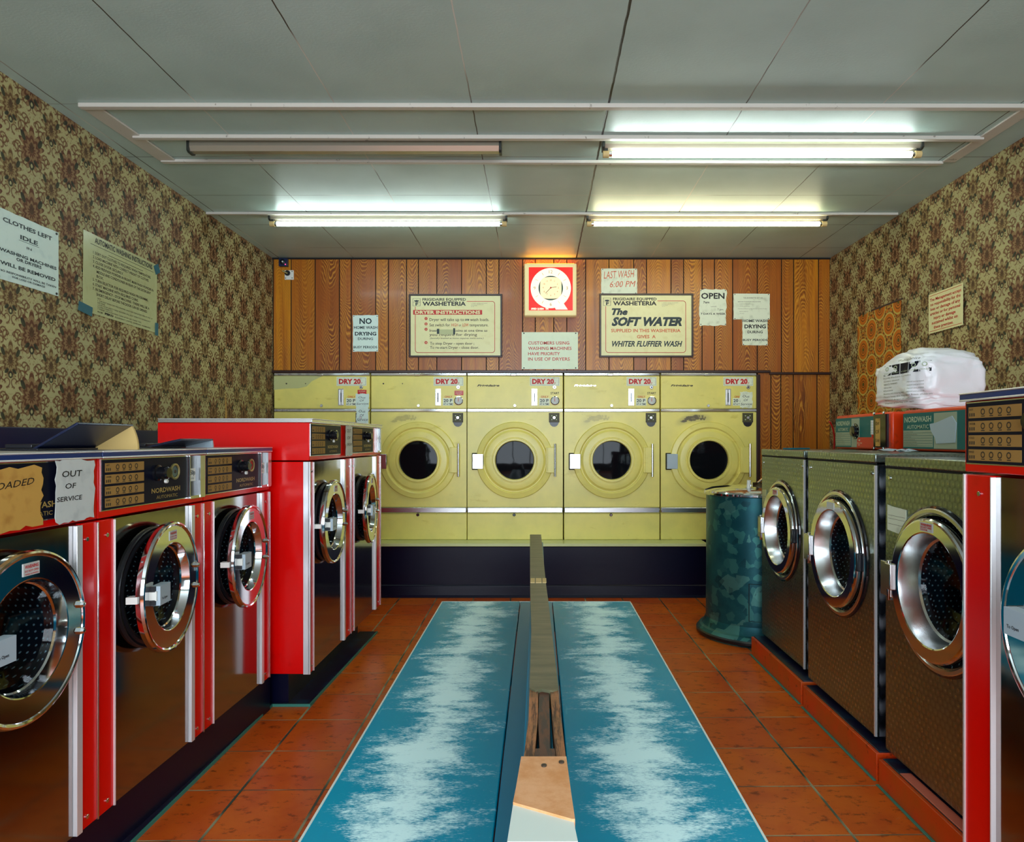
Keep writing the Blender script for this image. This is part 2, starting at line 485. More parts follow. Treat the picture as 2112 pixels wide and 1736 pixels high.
# ------------------------------------------------------------------ mesh helpers
class MB:
    def __init__(s): s.v = []; s.f = []; s.m = []; s.mats = []; s.cur = 0
    def use(s, mat):
        if mat not in s.mats: s.mats.append(mat)
        s.cur = s.mats.index(mat); return s
    def face(s, idx): s.f.append(tuple(idx)); s.m.append(s.cur)
    def quad(s, a, b, c, d):
        i = len(s.v); s.v += [tuple(a), tuple(b), tuple(c), tuple(d)]; s.face((i, i+1, i+2, i+3))
    def poly(s, pts):
        i = len(s.v); s.v += [tuple(p) for p in pts]; s.face(range(i, i+len(pts)))
    def box(s, x0, x1, y0, y1, z0, z1, skip=(), mtx=None):
        i = len(s.v)
        P = [(x, y, z) for z in (z0, z1) for y in (y0, y1) for x in (x0, x1)]
        if mtx is not None: P = [tuple(mtx @ Vector(p)) for p in P]
        s.v += P
        for k, q in (('b', (0, 2, 3, 1)), ('t', (4, 5, 7, 6)), ('f', (0, 1, 5, 4)), ('k', (2, 6, 7, 3)), ('l', (0, 4, 6, 2)), ('r', (1, 3, 7, 5))):
            if k not in skip: s.face([i + j for j in q])
        return s
    def prism(s, pts, axis, a, b):
        """extrude 2D outline pts (ccw) along axis from a to b"""
        def P(p, t):
            if axis == 'y': return (p[0], t, p[1])
            if axis == 'x': return (t, p[0], p[1])
            return (p[0], p[1], t)
        n = len(pts); i = len(s.v)
        s.v += [P(p, a) for p in pts] + [P(p, b) for p in pts]
        s.face(range(i, i+n)); s.face(reversed(range(i+n, i+2*n)))
        for k in range(n):
            j = (k+1) % n; s.face((i+k, i+n+k, i+n+j, i+j))
        return s
    def lathe(s, cx, cz, prof, y=0.0, n=48, a0=0, a1=2*PI, sx=1.0):
        """rings round the local y axis: prof = (radius, height towards the viewer)"""
        full = abs(a1 - a0 - 2*PI) < 1e-6
        cnt = n if full else n + 1
        for (r0, p0), (r1, p1) in zip(prof, prof[1:]):
            pass
        base = len(s.v)
        for r, p in prof:
            for k in range(cnt):
                t = a0 + (a1 - a0)*k/n
                s.v.append((cx + r*math.cos(t)*sx, y - p, cz + r*math.sin(t)))
        for j in range(len(prof)-1):
            for k in range(n):
                k2 = (k+1) % cnt if full else k+1
                s.face((base+j*cnt+k, base+j*cnt+k2, base+(j+1)*cnt+k2, base+(j+1)*cnt+k))
        return s
    def zlathe(s, cx, cy, prof, n=48):
        base = len(s.v)
        for r, z in prof:
            for k in range(n):
                t = 2*PI*k/n; s.v.append((cx + r*math.cos(t), cy + r*math.sin(t), z))
        for j in range(len(prof)-1):
            for k in range(n):
                k2 = (k+1) % n
                s.face((base+j*n+k, base+j*n+k2, base+(j+1)*n+k2, base+(j+1)*n+k))
        return s
    def disc(s, cx, cz, r, y, n=40):
        s.poly([(cx + r*math.cos(2*PI*k/n), y, cz + r*math.sin(2*PI*k/n)) for k in range(n)]); return s
    def knob(s, cx, cz, r, h, y=0.0, n=24):
        return s.lathe(cx, cz, [(r, 0), (r, h*.8), (r*.85, h), (0.0001, h)], y, n)
    def tube(s, pts, r, n=10):
        pts = [Vector(p) for p in pts]; base = len(s.v); up = Vector((0, 0, 1))
        for i, p in enumerate(pts):
            d = (pts[min(i+1, len(pts)-1)] - pts[max(i-1, 0)]).normalized()
            a = d.cross(up if abs(d.z) < .95 else Vector((1, 0, 0))).normalized(); b = d.cross(a)
            for k in range(n):
                t = 2*PI*k/n; s.v.append(tuple(p + a*math.cos(t)*r + b*math.sin(t)*r))
        for i in range(len(pts)-1):
            for k in range(n):
                k2 = (k+1) % n
                s.face((base+i*n+k, base+i*n+k2, base+(i+1)*n+k2, base+(i+1)*n+k))
        s.face(reversed(range(base, base+n))); s.face(range(base+(len(pts)-1)*n, base+len(pts)*n)); return s
    def plate(s, x0, x1, z0, z1, cx, cz, r, y, n=64):
        """flat plate in the xz plane with a round hole"""
        ang = sorted(set([2*PI*k/n for k in range(n)] + [math.atan2(z-cz, x-cx) % (2*PI) for x in (x0, x1) for z in (z0, z1)]))
        def edge(t):
            c, q = math.cos(t), math.sin(t); k = 1e9
            if c > 1e-9: k = min(k, (x1-cx)/c)
            if c < -1e-9: k = min(k, (x0-cx)/c)
            if q > 1e-9: k = min(k, (z1-cz)/q)
            if q < -1e-9: k = min(k, (z0-cz)/q)
            return (cx+c*k, y, cz+q*k)
        base = len(s.v); N = len(ang)
        for t in ang: s.v.append((cx+r*math.cos(t), y, cz+r*math.sin(t)))
        for t in ang: s.v.append(edge(t))
        for k in range(N):
            j = (k+1) % N; s.face((base+k, base+j, base+N+j, base+N+k))
        return s
    def text(s, txt, x0, z0, h, x1=None, y=-.001, bold=0.0, shear=0.0, align='l', rot=0.0, wmax=None, xs=1.0):
        """lettering in the xz plane facing -y; h = capital height; x1 stretches the line to end there"""
        vs, fs, w = glyphs(txt, bold, shear)
        k = h/.70
        if x1 is not None: kx = (x1-x0)/w if w else k
        else: kx = k*xs
        if wmax and w*kx > wmax: kx = wmax/w
        off = {'l': 0, 'c': -.5*w*kx, 'r': -w*kx}[align] if x1 is None else 0
        base = len(s.v); cr, sr = math.cos(rot), math.sin(rot)
        for a, b in vs:
            X = a*kx + off; Z = b*k
            s.v.append((x0 + X*cr - Z*sr, y, z0 + X*sr + Z*cr))
        for f in fs: s.face([base+i for i in f])
        return s
    def build(s, name, parent=None, mat=None, bevel=0, loc=None, smooth=True, flip=False):
        me = bpy.data.meshes.new(name); me.from_pydata(s.v, [], s.f)
        for mname in (s.mats or [mat]): me.materials.append(MT[mname])
        me.polygons.foreach_set('material_index', s.m if s.mats else [0]*len(s.f))
        if smooth:
            me.polygons.foreach_set('use_smooth', [True]*len(s.f))
            me.set_sharp_from_angle(angle=.32)
        me.update()
        o = bpy.data.objects.new(name, me); COL.objects.link(o)
        if parent: o.parent = parent
        if loc: o.location = loc
        if bevel:
            b = o.modifiers.new('b', 'BEVEL'); b.width = bevel; b.segments = 2; b.limit_method = 'ANGLE'; b.angle_limit = .7
            b.harden_normals = False
        return o

_g = {}
def glyphs(txt, bold, shear):
    key = (txt, bold, shear)
    if key not in _g:
        cu = bpy.data.curves.new('t', 'FONT'); cu.body = txt; cu.size = 1; cu.resolution_u = 2
        cu.offset = bold; cu.shear = shear; cu.fill_mode = 'BOTH'; cu.extrude = 0
        ob = bpy.data.objects.new('t', cu)
        me = ob.to_mesh()
        vs = [(v.co.x, v.co.y) for v in me.vertices]; fs = [tuple(p.vertices) for p in me.polygons]
        ob.to_mesh_clear(); bpy.data.objects.remove(ob); bpy.data.curves.remove(cu)
        mn = min((a for a, b in vs), default=0); vs = [(a-mn, b) for a, b in vs]
        _g[key] = (vs, fs, max((a for a, b in vs), default=0))
    return _g[key]

def thing(name, label, cat, loc=(0, 0, 0), rz=0, group=None):
    o = bpy.data.objects.new(name, None); COL.objects.link(o); o.location = loc; o.rotation_euler = (0, 0, rz)
    o.empty_display_size = .1
    return tag(o, label, cat, group)
def tag(o, label, cat, group=None):
    o['label'] = label; o['category'] = cat
    if group: o['group'] = group
    return o
def struct(o, label=None):
    o['kind'] = 'structure'
    if label: o['label'] = label
    return o
# ================================================================== the room
XL, XR, YB, ZC, YF = -2.161, 2.374, 5.60, 2.713, -1.9
Z_TOP = 1.785      # underside of the panelling above the dryers
X_DR = 1.79        # right end of the dryer opening

b = MB(); b.box(XL-.2, XR+.2, YF-.2, 6.6, -.1, 0); struct(b.build('floor', mat='terracotta_tiles', smooth=False), 'terracotta tiled floor')
b = MB(); b.box(XL-.2, XR+.2, YF-.2, 6.6, ZC, ZC+.1); struct(b.build('ceiling', mat='ceiling_board', smooth=False), 'pale panelled ceiling')
b = MB(); b.box(XL-.15, XL, YF-.2, 6.6, 0, ZC); wl = struct(b.build('wall_left', mat='damask_wallpaper', smooth=False), 'wall in brown and green damask wallpaper')
b = MB(); b.box(XR, XR+.15, YF-.2, 6.6, 0, ZC); wr = struct(b.build('wall_right', mat='damask_wallpaper', smooth=False), 'wall in damask wallpaper with an orange patch')
# torn strips of wallpaper on the left wall
b = MB(); b.use('paper_old')
for y0, y1, z1, k in ((4.735, 4.80, 1.57, .3), (4.86, 4.93, 1.42, .5)):
    n = 9; L = []; R = []
    for i in range(n):
        t = i/(n-1); w = (1-t)**.7
        L.append((y0 + (y1-y0)*(1-w)*k + random.uniform(-.004, .004), 1.0 + (z1-1.0)*t)); R.append((y1 - (y1-y0)*(1-w)*(1-k) + random.uniform(-.004, .004), 1.0 + (z1-1.0)*t))
    b.poly([(XL+.003, p[0], p[1]) for p in L] + [(XL+.003, p[0], p[1]) for p in reversed(R)])
b.build('torn_patch', wl, smooth=False)['label'] = 'torn wallpaper strip showing orange plaster'
# patch of older wallpaper left exposed on the right wall
b = MB(); b.use('retro_circle_wallpaper')
pts = []
for i in range(20): pts.append((XR-.003, 4.50 + .61*i/19, 2.147 + random.uniform(-.008, .008)))
for i in range(30): pts.append((XR-.003, 5.11 + random.uniform(-.010, .010), 2.147 - .95*(i+1)/30))
for i in range(30): pts.append((XR-.003, 4.50 + random.uniform(-.006, .006), 1.197 + .95*i/30))
b.poly(pts)
b.use('dark_moulding').box(XR-.006, XR-.002, 4.48, 4.9, 2.147, 2.158)
b.build('wallpaper_patch', wr, smooth=False)['label'] = 'patch of orange retro circle wallpaper'
# blue dado on the left wall behind the washing machines
b = MB(); b.box(XL, XL+.02, YF, YB, 0, 1.285); b.use('dark_moulding') if 0 else None
struct(b.build('trim_1', mat='cabinet_blue', bevel=.004), 'dark blue boarding low on the left wall')

# back wall: planks with dark gaps on a dark backing
seams = [XL] + [(p-1110)*.0039437 for p in (563.6, 600.5, 650, 700, 724.5, 775, 801, 838.6, 863, 901, 952, 1003, 1029, 1078, 1104, 1142, 1169, 1208, 1256, 1307, 1333.6, 1384, 1410, 1448, 1473.6, 1511, 1561.7, 1611.7, 1637, 1688)] + [XR]
low = [(p-1110)*.0039437 for p in (1562, 1590, 1610.5, 1636, 1685)] + [XR]
def planks():
    vs, fs, uvs, rn, mi = [], [], [], [], []
    def quad(x0, x1, z0, z1, y, m, c, z_off):
        i = len(vs); vs.extend([(x0, y, z0), (x1, y, z0), (x1, y, z1), (x0, y, z1)]); fs.append((i, i+1, i+2, i+3))
        cx = (x0+x1)/2
        for x, z in ((x0, z0), (x1, z0), (x1, z1), (x0, z1)): uvs.append((x-cx, z+z_off)); rn.append(c)
        mi.append(m)
    def band(ss, z0, z1):
        for a, c in zip(ss, ss[1:]):
            if c-a < .01: continue
            r = (random.random(), random.random(), random.random(), 1)
            quad(a+.0038, c-.0038, z0, z1, YB, 0, r, random.random()*5)
            for e in (a, c):      # little bevel into the groove
                s = 1 if e == a else -1
                i = len(vs); vs.extend([(e+s*.0038, YB, z0), (e+s*.0038, YB, z1), (e+s*.0012, YB+.006, z1), (e+s*.0012, YB+.006, z0)])
                fs.append((i, i+1, i+2, i+3) if s < 0 else (i+3, i+2, i+1, i)); mi.append(1)
                for _ in range(4): uvs.append((0, 0)); rn.append(r)
    band(seams, Z_TOP, ZC); band(low, 0, Z_TOP)
    quad(XL, XR, Z_TOP, ZC, YB+.006, 1, (0, 0, 0, 1), 0)
    quad(X_DR-.005, XR, 0, Z_TOP, YB+.006, 1, (0, 0, 0, 1), 0)
    # cavity behind the dryers
    for q in (((XL, YB+.006, Z_TOP), (X_DR, YB+.006, Z_TOP), (X_DR, 6.5, Z_TOP), (XL, 6.5, Z_TOP)),
              ((X_DR, YB+.006, 0), (X_DR, YB+.006, Z_TOP), (X_DR, 6.5, Z_TOP), (X_DR, 6.5, 0)),
              ((XL, 6.5, 0), (X_DR, 6.5, 0), (X_DR, 6.5, Z_TOP), (XL, 6.5, Z_TOP))):
        i = len(vs); vs.extend(q); fs.append((i, i+1, i+2, i+3)); mi.append(1)
        for _ in range(4): uvs.append((0, 0)); rn.append((0, 0, 0, 1))
    me = bpy.data.meshes.new('wall_back'); me.from_pydata(vs, [], fs)
    me.materials.append(MT['wood_plank']); me.materials.append(MT['dark_gap'])
    me.polygons.foreach_set('material_index', mi)
    uv = me.uv_layers.new(name='UVMap'); uv.data.foreach_set('uv', [c for t in uvs for c in t])
    ca = me.color_attributes.new('rnd', 'FLOAT_COLOR', 'CORNER'); ca.data.foreach_set('color', [c for t in rn for c in t])
    o = bpy.data.objects.new('wall_back', me); COL.objects.link(o)
    struct(o, 'back wall of brown wood grain panelling')
planks()
PX = lambda x, Y=5.6: (x-1110)/F*Y
PZ = lambda y, Y=5.6: EYE-(y-908)/F*Y
b = MB(); b.box(XL, PX(1588), YB-.022, YB, Z_TOP-.008, Z_TOP+.014).box(PX(1586), XR, YB-.028, YB, Z_TOP-.022, Z_TOP-.002)
struct(b.build('trim_2', mat='dark_moulding', bevel=.003), 'dark moulding under the upper panelling')
b = MB(); b.box(X_DR-.022, X_DR+.008, YB-.03, YB+.02, 0, Z_TOP-.022)
struct(b.build('trim_3', mat='dark_moulding', bevel=.003), 'dark upright post beside the last dryer')
b = MB(); b.box(XL, XR, YB-.012, YB, ZC-.012, ZC)
struct(b.build('trim_4', mat='dark_gap'), 'dark line where the panelling meets the ceiling')
# front wall with the shop window behind the camera
WX0, WX1, WZ0, WZ1 = -1.9, 2.1, .55, 2.45
b = MB(); b.box(XL, WX0, YF-.1, YF, 0, ZC).box(WX1, XR, YF-.1, YF, 0, ZC).box(WX0, WX1, YF-.1, YF, 0, WZ0).box(WX0, WX1, YF-.1, YF, WZ1, ZC)
struct(b.build('wall_front', mat='wall_paint'), 'shop front wall behind the camera')
b = MB()
for x in (WX0, -.6, .75, WX1): b.box(x-.03, x+.03, YF-.08, YF-.02, WZ0, WZ1)
for z in (WZ0, WZ1): b.box(WX0, WX1, YF-.08, YF-.02, z-.03, z+.03)
w = struct(b.build('window_1', mat='aluminium', bevel=.004), 'shop window')
b = MB(); b.box(WX0, WX1, YF-.055, YF-.049, WZ0, WZ1); b.build('pane', w, mat='window_glass')

# ceiling battens
def batten(i, x0, y0, x1, y1, w, t, label):
    d = Vector((x1-x0, y1-y0, 0)); L = d.length; a = math.atan2(d.y, d.x)
    m = MB(); m.box(0, L, -w/2, w/2, ZC-t, ZC)
    o = m.build('trim_%d' % i, mat='batten_paint', bevel=.003); o.location = (x0, y0, 0); o.rotation_euler = (0, 0, a)
    struct(o, label)
batten(5, -2.02, 3.035, XR-.005, 3.045, .032, .020, 'pale ceiling batten nearest the camera')
batten(6, -1.965, 3.345, 2.17, 3.362, .030, .020, 'pale ceiling batten in front of the nearer lights')
batten(7, -1.99, 3.64, 2.15, 3.665, .030, .016, 'pale ceiling batten behind the nearer lights')
batten(8, XL+.005, 4.475, XR-.03, 4.49, .024, .016, 'pale ceiling batten in front of the farther lights')
batten(9, -1.985, 3.06, -1.955, 3.63, .085, .010, 'flat board closing the left end of the battens')
batten(10, 2.19, 3.06, 2.175, 3.65, .07, .010, 'flat board closing the right end of the battens')

# ------------------------------------------------------------------ fluorescent lights
def light(label, x0, x1, Y, tube, zc=ZC):
    L = x1-x0
    r = thing('fluorescent_light', label, 'ceiling light', (x0, Y, zc), 0, 'fluorescent battens on the ceiling')
    h = .034 if tube else .05
    b = MB(); b.prism([(0, 0), (0, -h*.55), (.012, -h), (.048, -h), (.06, -h*.55), (.06, 0)], 'x', .004, L-.004)
    b.build('housing', r, mat='fixture_metal')
    for e in (0, 1):
        b = MB(); x = e*(L-.012); b.prism([(-.004, 0), (-.004, -h), (.01, -h-.008), (.05, -h-.008), (.064, -h), (.064, 0)], 'x', x, x+.012)
        b.build('end_cap', r, mat='fixture_dark')
    if tube:
        for e in (0, 1):
            xa = .004 if e == 0 else L-.034
            b = MB(); b.box(xa, xa+.03, .008, .034, -.05, -h+.002); b.use('fixture_dark')
            b2 = MB(); b2.use('fixture_dark').box(xa+.006, xa+.024, .014, .032, -.06, -.02)
            i = len(b2.v); b2.use('bare_wood_pale'); tubeX(b2, xa, xa+.03, .022, -.062, .017)
            b2.build('lamp_holder', r)
        b = MB(); b.use('chrome'); tubeX(b, .03, .05, .022, -.062, .013); tubeX(b, L-.05, L-.03, .022, -.062, .013)
        b.use(tube); tubeX(b, .05, L-.05, .022, -.062, .0145)
        b.build('fluorescent_tube', r)
    return r
def tubeX(b, x0, x1, cy, cz, r, n=16):
    i = len(b.v)
    for x in (x0, x1):
        for k in range(n): b.v.append((x, cy+r*math.cos(2*PI*k/n), cz+r*math.sin(2*PI*k/n)))
    for k in range(n):
        j = (k+1) % n; b.face((i+k, i+n+k, i+n+j, i+j))
    b.face(range(i, i+n)); b.face(reversed(range(i+n, i+2*n)))
light('unlit fluorescent batten with no tube, near left of the ceiling', -1.736, -.182, 3.40, None)
light('lit fluorescent tube nearest the camera, on the right of the ceiling', .318, 1.905, 3.40, 'tube_white')
light('lit cool white tube at the far left of the ceiling', -1.765, -.203, 4.50, 'tube_cool')
light('lit yellowish tube at the far right of the ceiling', .317, 1.897, 4.50, 'tube_warm')

# ================================================================== dryers
DZ = .425
def dz(z): return z-DZ
def dryer(i, px0, label, yellow, latch, extras, badge):
    W = .785
    r = thing('tumble_dryer', label, 'tumble dryer', (PX(px0), 5.585, DZ), 0, 'row of yellow tumble dryers against the back wall')
    g = .0045
    top = dz(1.778)
    b = MB(); b.box(g, W-g, .012, .75, 0, top); b.build('cabinet', r, mat='dryer_yellow', bevel=.003)
    b = MB(); b.box(g, W-g, 0, .012, dz(1.490), dz(1.752)); b.use
    b.build('control_panel', r, mat='dryer_yellow', bevel=.004)
    b = MB(); b.box(g, W-g, -.006, .012, dz(1.754), top).box(g+.35, g+.40, -.009, 0, dz(1.752), top-.004)
    b.build('top_trim', r, mat='chrome', bevel=.004)
    b = MB(); b.box(g, W-g, -.006, .012, dz(1.462), dz(1.487))
    b.build('upper_trim', r, mat='chrome', bevel=.004)
    cx, cz = .390, dz(1.070)
    b = MB(); b.plate(g, W-g, dz(.692), dz(1.459), cx, cz, .20, 0.0)
    b.box(g, W-g, 0, .012, dz(.692), dz(.694), skip=('f',)); b.box(g, g+.001, 0, .012, dz(.692), dz(1.459)); b.box(W-g-.001, W-g, 0, .012, dz(.692), dz(1.459))
    b.build('front_panel', r, mat=yellow)
    b = MB(); b.box(g, W-g, -.010, .012, dz(.642), dz(.688)); b.build('lower_trim', r, mat='satin_steel', bevel=.006)
    b = MB(); b.box(g, W-g, 0, .012, 0, dz(.636)); b.build('kick_panel', r, mat='dryer_yellow', bevel=.004)
    b = MB(); b.use('black_plastic').knob(.385, dz(.627), .012, .012, -.002)
    b.use('chrome').knob(.385, dz(.627), .005, .016, -.002); b.build('catch', r)
    # round door
    b = MB(); b.lathe(cx, cz, [(.312, 0), (.312, .012), (.306, .020), (.268, .026), (.262, .022), (.256, .014), (.250, .014), (.232, .026), (.20, .030), (.186, .030), (.182, .026), (.178, .026), (.174, .040), (.160, .040), (.155, .030), (.155, -.02)], 0, 96)
    d = b.build('door', r, mat=yellow)
    b = MB(); b.lathe(cx, cz, [(.1555, .004), (.10, .008), (.05, .0095), (.0001, .010)], 0, 48); b.build('door_window', d, mat='dryer_glass')['label'] = 'round black porthole glass'
    b = MB(); b.box(.643, .70, -.034, -.018, dz(.968), dz(1.175)); b.box(.655, .722, -.040, -.030, dz(.968), dz(1.175))
    b.build('hinge_plate', d, mat=yellow, bevel=.004)
    b = MB(); b.tube([(.716, -.042, dz(.938)), (.716, -.042, dz(1.203))], .0095, 12); b.build('hinge_pin', d, mat='satin_steel')
    b = MB(); b.use('dark_gap').box(.043, .142, -.014, 0, dz(.992), dz(1.128)); b.use(latch).box(.049, .136, -.034, -.014, dz(1.0), dz(1.121))
    b.build('door_latch', d, bevel=.003)
    # fittings on the control panel
    b = MB(); b.use('chrome').box(.527, .571, -.008, 0, dz(1.514), dz(1.648)); b.use('black_ink').box(.545, .553, -.010, -.008, dz(1.54), dz(1.615))
    b.use('aluminium').box(.533, .543, -.0095, -.008, dz(1.52), dz(1.64)).box(.555, .565, -.0095, -.008, dz(1.52), dz(1.64)); b.build('coin_slot', r)
    b = MB(); b.use('chrome').knob(.712, dz(1.661), .015, .010, 0); b.use('black_ink').knob(.712, dz(1.661), .006, .012, 0); b.build('key_lock', r)
    b = MB(); b.use('satin_steel').knob(.39, dz(1.512), .012, .010); b.build('panel_lock', r)
    # sticker: DRY 20p
    b = MB(); b.use('paper_white').box(.512, .754, -.0012, 0, dz(1.672), dz(1.744)); b.use('grey_ink').box(.518, .748, -.0016, -.001, dz(1.678), dz(1.738)); b.use('paper_white').box(.520, .746, -.002, -.0015, dz(1.680), dz(1.736))
    b.use('red_ink').text('DRY 20', .530, dz(1.690), .037, x1=.708, y=-.0026, bold=.055).text('p', .711, dz(1.690), .018, x1=.722, y=-.0026)
    b.build('price_label', r)
    b = MB(); b.use('red_plastic').box(.352, .353, 0, .001, 0, .001) if 0 else None
    b.use('paper_white').box(.588, .672, -.0012, 0, dz(1.512), dz(1.572)); b.use('orange_ink').text('ONLY', .602, dz(1.576), .016, x1=.664, y=-.0016, bold=.02)
    b.use('teal_ink').text('20 P', .594, dz(1.541), .024, x1=.664, y=-.0018, bold=.02).text('AT A TIME', .592, dz(1.516), .016, x1=.668, y=-.0018, bold=.01); b.build('coin_label', r)
    if badge:
        b = MB(); b.use('satin_steel' if badge == 1 else 'label_ink').text('Frigidaire', .085, dz(1.668), .015, x1=.265, y=-.003, bold=.03, shear=.3); b.build('badge', r)
    else:
        b = MB(); b.use('label_ink').knob(.105, dz(1.69), .006, .003); b.build('badge_hole', r); b = MB(); b.use('label_ink').knob(.26, dz(1.69), .004, .003); b.build('badge_hole', r)
    b = MB(); b.use('dull_olive').box(.667, .752, -.003, 0, dz(1.376), dz(1.452)); b.use('label_ink')
    for q in ((.667, .752, dz(1.447), dz(1.452)), (.667, .752, dz(1.376), dz(1.381)), (.667, .672, dz(1.376), dz(1.452)), (.747, .752, dz(1.376), dz(1.452))): b.box(q[0], q[1], -.005, -.002, q[2], q[3])
    b.use('black_plastic').lathe(.709, dz(1.377), [(.036, 0), (.036, .004), (.0001, .004)], 0, 24, PI, 2*PI)
    for a in range(4): b.use('pale_ink').knob(.709+.026*math.cos(PI/4+a*PI/2), dz(1.414)+.022*math.sin(PI/4+a*PI/2), .005, .004, -.003)
    b.use('chrome').knob(.709, dz(1.414), .012, .014, -.003); b.build('heat_switch', r)
    if 'dial' in extras:
        b = MB(); b.use('chrome').lathe(.716, dz(1.552), [(.036, 0), (.036, .010), (.031, .012)], 0, 32); b.use('paper_note').knob(.716, dz(1.552), .031, .010); b.use('red_ink').box(.712, .716, -.0125, -.0105, dz(1.545), dz(1.572)); b.build('timer_dial', r)
        b = MB()
        if 'scratch' in extras: b.use('label_ink').text('START', .68, dz(1.604), .018, x1=.75, y=-.001, bold=.02)
        else:
            b.use('red_plastic').box(.682, .754, -.0012, 0, dz(1.597), dz(1.633)); b.use('paper_white').text('TO START', .69, dz(1.619), .008, x1=.746, y=-.002).text('PUSH IN AND', .69, dz(1.609), .007, x1=.746, y=-.002).text('TURN', .70, dz(1.60), .006, x1=.736, y=-.002)
        b.build('start_label', r)
    if 'red' in extras:
        b = MB(); b.use('red_plastic').box(.682, .754, -.0012, 0, dz(1.60), dz(1.64)); b.use('paper_white').text('TO START', .69, dz(1.624), .009, x1=.746, y=-.002).text('TURN', .70, dz(1.607), .008, x1=.736, y=-.002); b.build('start_label', r)
    if 'patch' in extras:
        b = MB(); b.poly([(.003, -.0006, dz(1.752)), (.003, -.0006, dz(1.640)), (.10, -.0006, dz(1.650)), (.20, -.0006, dz(1.652)), (.27, -.0006, dz(1.668)), (.31, -.0006, dz(1.71)), (.40, -.0006, dz(1.752))]); b.build('paint_patch', r, mat='dryer_pale_patch')['label'] = 'paler patch of paint'
    return r
D = [(565.6, 'yellow tumble dryer farthest left, half hidden behind the red washers', 'dryer_yellow', 'satin_steel', ('red', 'patch'), 0),
     (765, 'yellow tumble dryer second from the left, with a red sticker over its timer dial', 'dryer_yellow_scuffed', 'satin_steel', ('dial',), 0),
     (963, 'yellow tumble dryer in the middle, its door window straight behind the bench cap', 'dryer_yellow', 'satin_steel', ('dial', 'scratch'), 2),
     (1162, 'yellow tumble dryer second from the right, with a bright latch plate', 'dryer_yellow_scuffed', 'aluminium', ('dial', 'scratch'), 1),
     (1361, 'yellow tumble dryer farthest right, black scorch marks above its door, beside the metal drum', 'dryer_yellow_burnt', 'pale_plastic', (), 2)]
for i, a in enumerate(D): dryer(i, *a)

def sheet(name, label, cat, x0, x1, z0, z1, y, mat, fn=None, group=None, rz=0, ragged=.0015, pins=True, loc=None, tilt=0, curl=.003):
    """a sheet of paper facing local -y, its origin at its lower left corner; fn(b, W, H) adds the printing"""
    W, H = x1-x0, z1-z0
    b = MB(); b.use(mat)
    n = 10; R = lambda: random.uniform(-ragged, ragged)
    pts = [(W*i/n + (0 if i in (0, n) else R()), R()) for i in range(n)] + [(W + R(), H*i/n) for i in range(n)] + [(W - W*i/n, H + R()) for i in range(n)] + [(R(), H - H*i/n) for i in range(n)]
    global YT
    YT = -curl-.0008
    b.prism(pts, 'y', -curl, -curl+.0012)
    if pins:
        b.use('black_ink')
        for px in (.04, .96):
            for pz in (.03, .97): b.knob(W*px, H*pz, min(W, H)*.018, .003, -curl)
    if fn: fn(b, W, H)
    o = b.build(name, smooth=False)
    o.location = loc if loc else (x0, y, z0); o.rotation_euler = (0, tilt, rz)
    if label: tag(o, label, cat, group)
    return o
def pxs(name, label, cat, x0, x1, y0, y1, mat, fn, Y=YB, **k):
    return sheet(name, label, cat, PX(x0, Y), PX(x1, Y), PZ(y1, Y), PZ(y0, Y), Y, mat, fn, **k)
def T(b, W, H, s, fx0, fx1, fz, fh, ink='black_ink', bold=.02, shear=0.0, rot=0.0):
    b.use(ink).text(s, W*fx0, H*(1-fz), H*fh, x1=W*fx1, y=YT, bold=bold, shear=shear, rot=rot)

def f_no(b, W, H):
    T(b, W, H, 'NO', .26, .75, .235, .15, 'teal_ink', .03); T(b, W, H, 'HOME WASH', .04, .97, .375, .075, 'teal_ink', .02); T(b, W, H, 'DRYING', .08, .93, .555, .095, 'teal_ink', .035)
    T(b, W, H, 'DURING', .2, .8, .68, .065, 'teal_ink', .02); T(b, W, H, 'BUSY PERIODS', .03, .97, .91, .065, 'teal_ink', .02)
pxs('paper_notice', 'white NO HOME WASH DRYING notice left of the dryer instructions board', 'notice', 728, 780, 650, 725, 'paper_cool', f_no)
def f_no2(b, W, H):
    T(b, W, H, 'HOME WASH', .01, .99, .13, .09, 'black_ink', .02); T(b, W, H, 'DRYING', .08, .93, .36, .135, 'black_ink', .035); T(b, W, H, 'DURING', .2, .8, .55, .095, 'black_ink', .02); T(b, W, H, 'BUSY PERIODS', .01, .99, .84, .08, 'black_ink', .02)
pxs('paper_notice', 'white HOME WASH DRYING notice hanging below the typed certificate', 'notice', 1531, 1583, 657, 712, 'paper_white', f_no2)
def f_open(b, W, H):
    T(b, W, H, 'OPEN', .05, .93, .255, .155, 'black_ink', .03); T(b, W, H, '7am', .13, .36, .385, .06, 'black_ink', .02); T(b, W, H, 'until', .42, .62, .49, .035, 'grey_ink', .0); T(b, W, H, '7 pm', .66, .88, .58, .05, 'grey_ink', .01)
    T(b, W, H, '7 DAYS A WEEK', .04, .97, .705, .055, 'black_ink', .02)
    b.use('paper_white')
    for q in range(4): b.box(W*.03, W*.97, YT+.0005, YT+.001, H*(.42-.1*q)-.001, H*(.42-.1*q)+.001)
pxs('paper_notice', 'crumpled white OPEN 7 days a week notice right of the soft water board', 'notice', 1443, 1498, 597, 671, 'paper_white', f_open, ragged=.006)
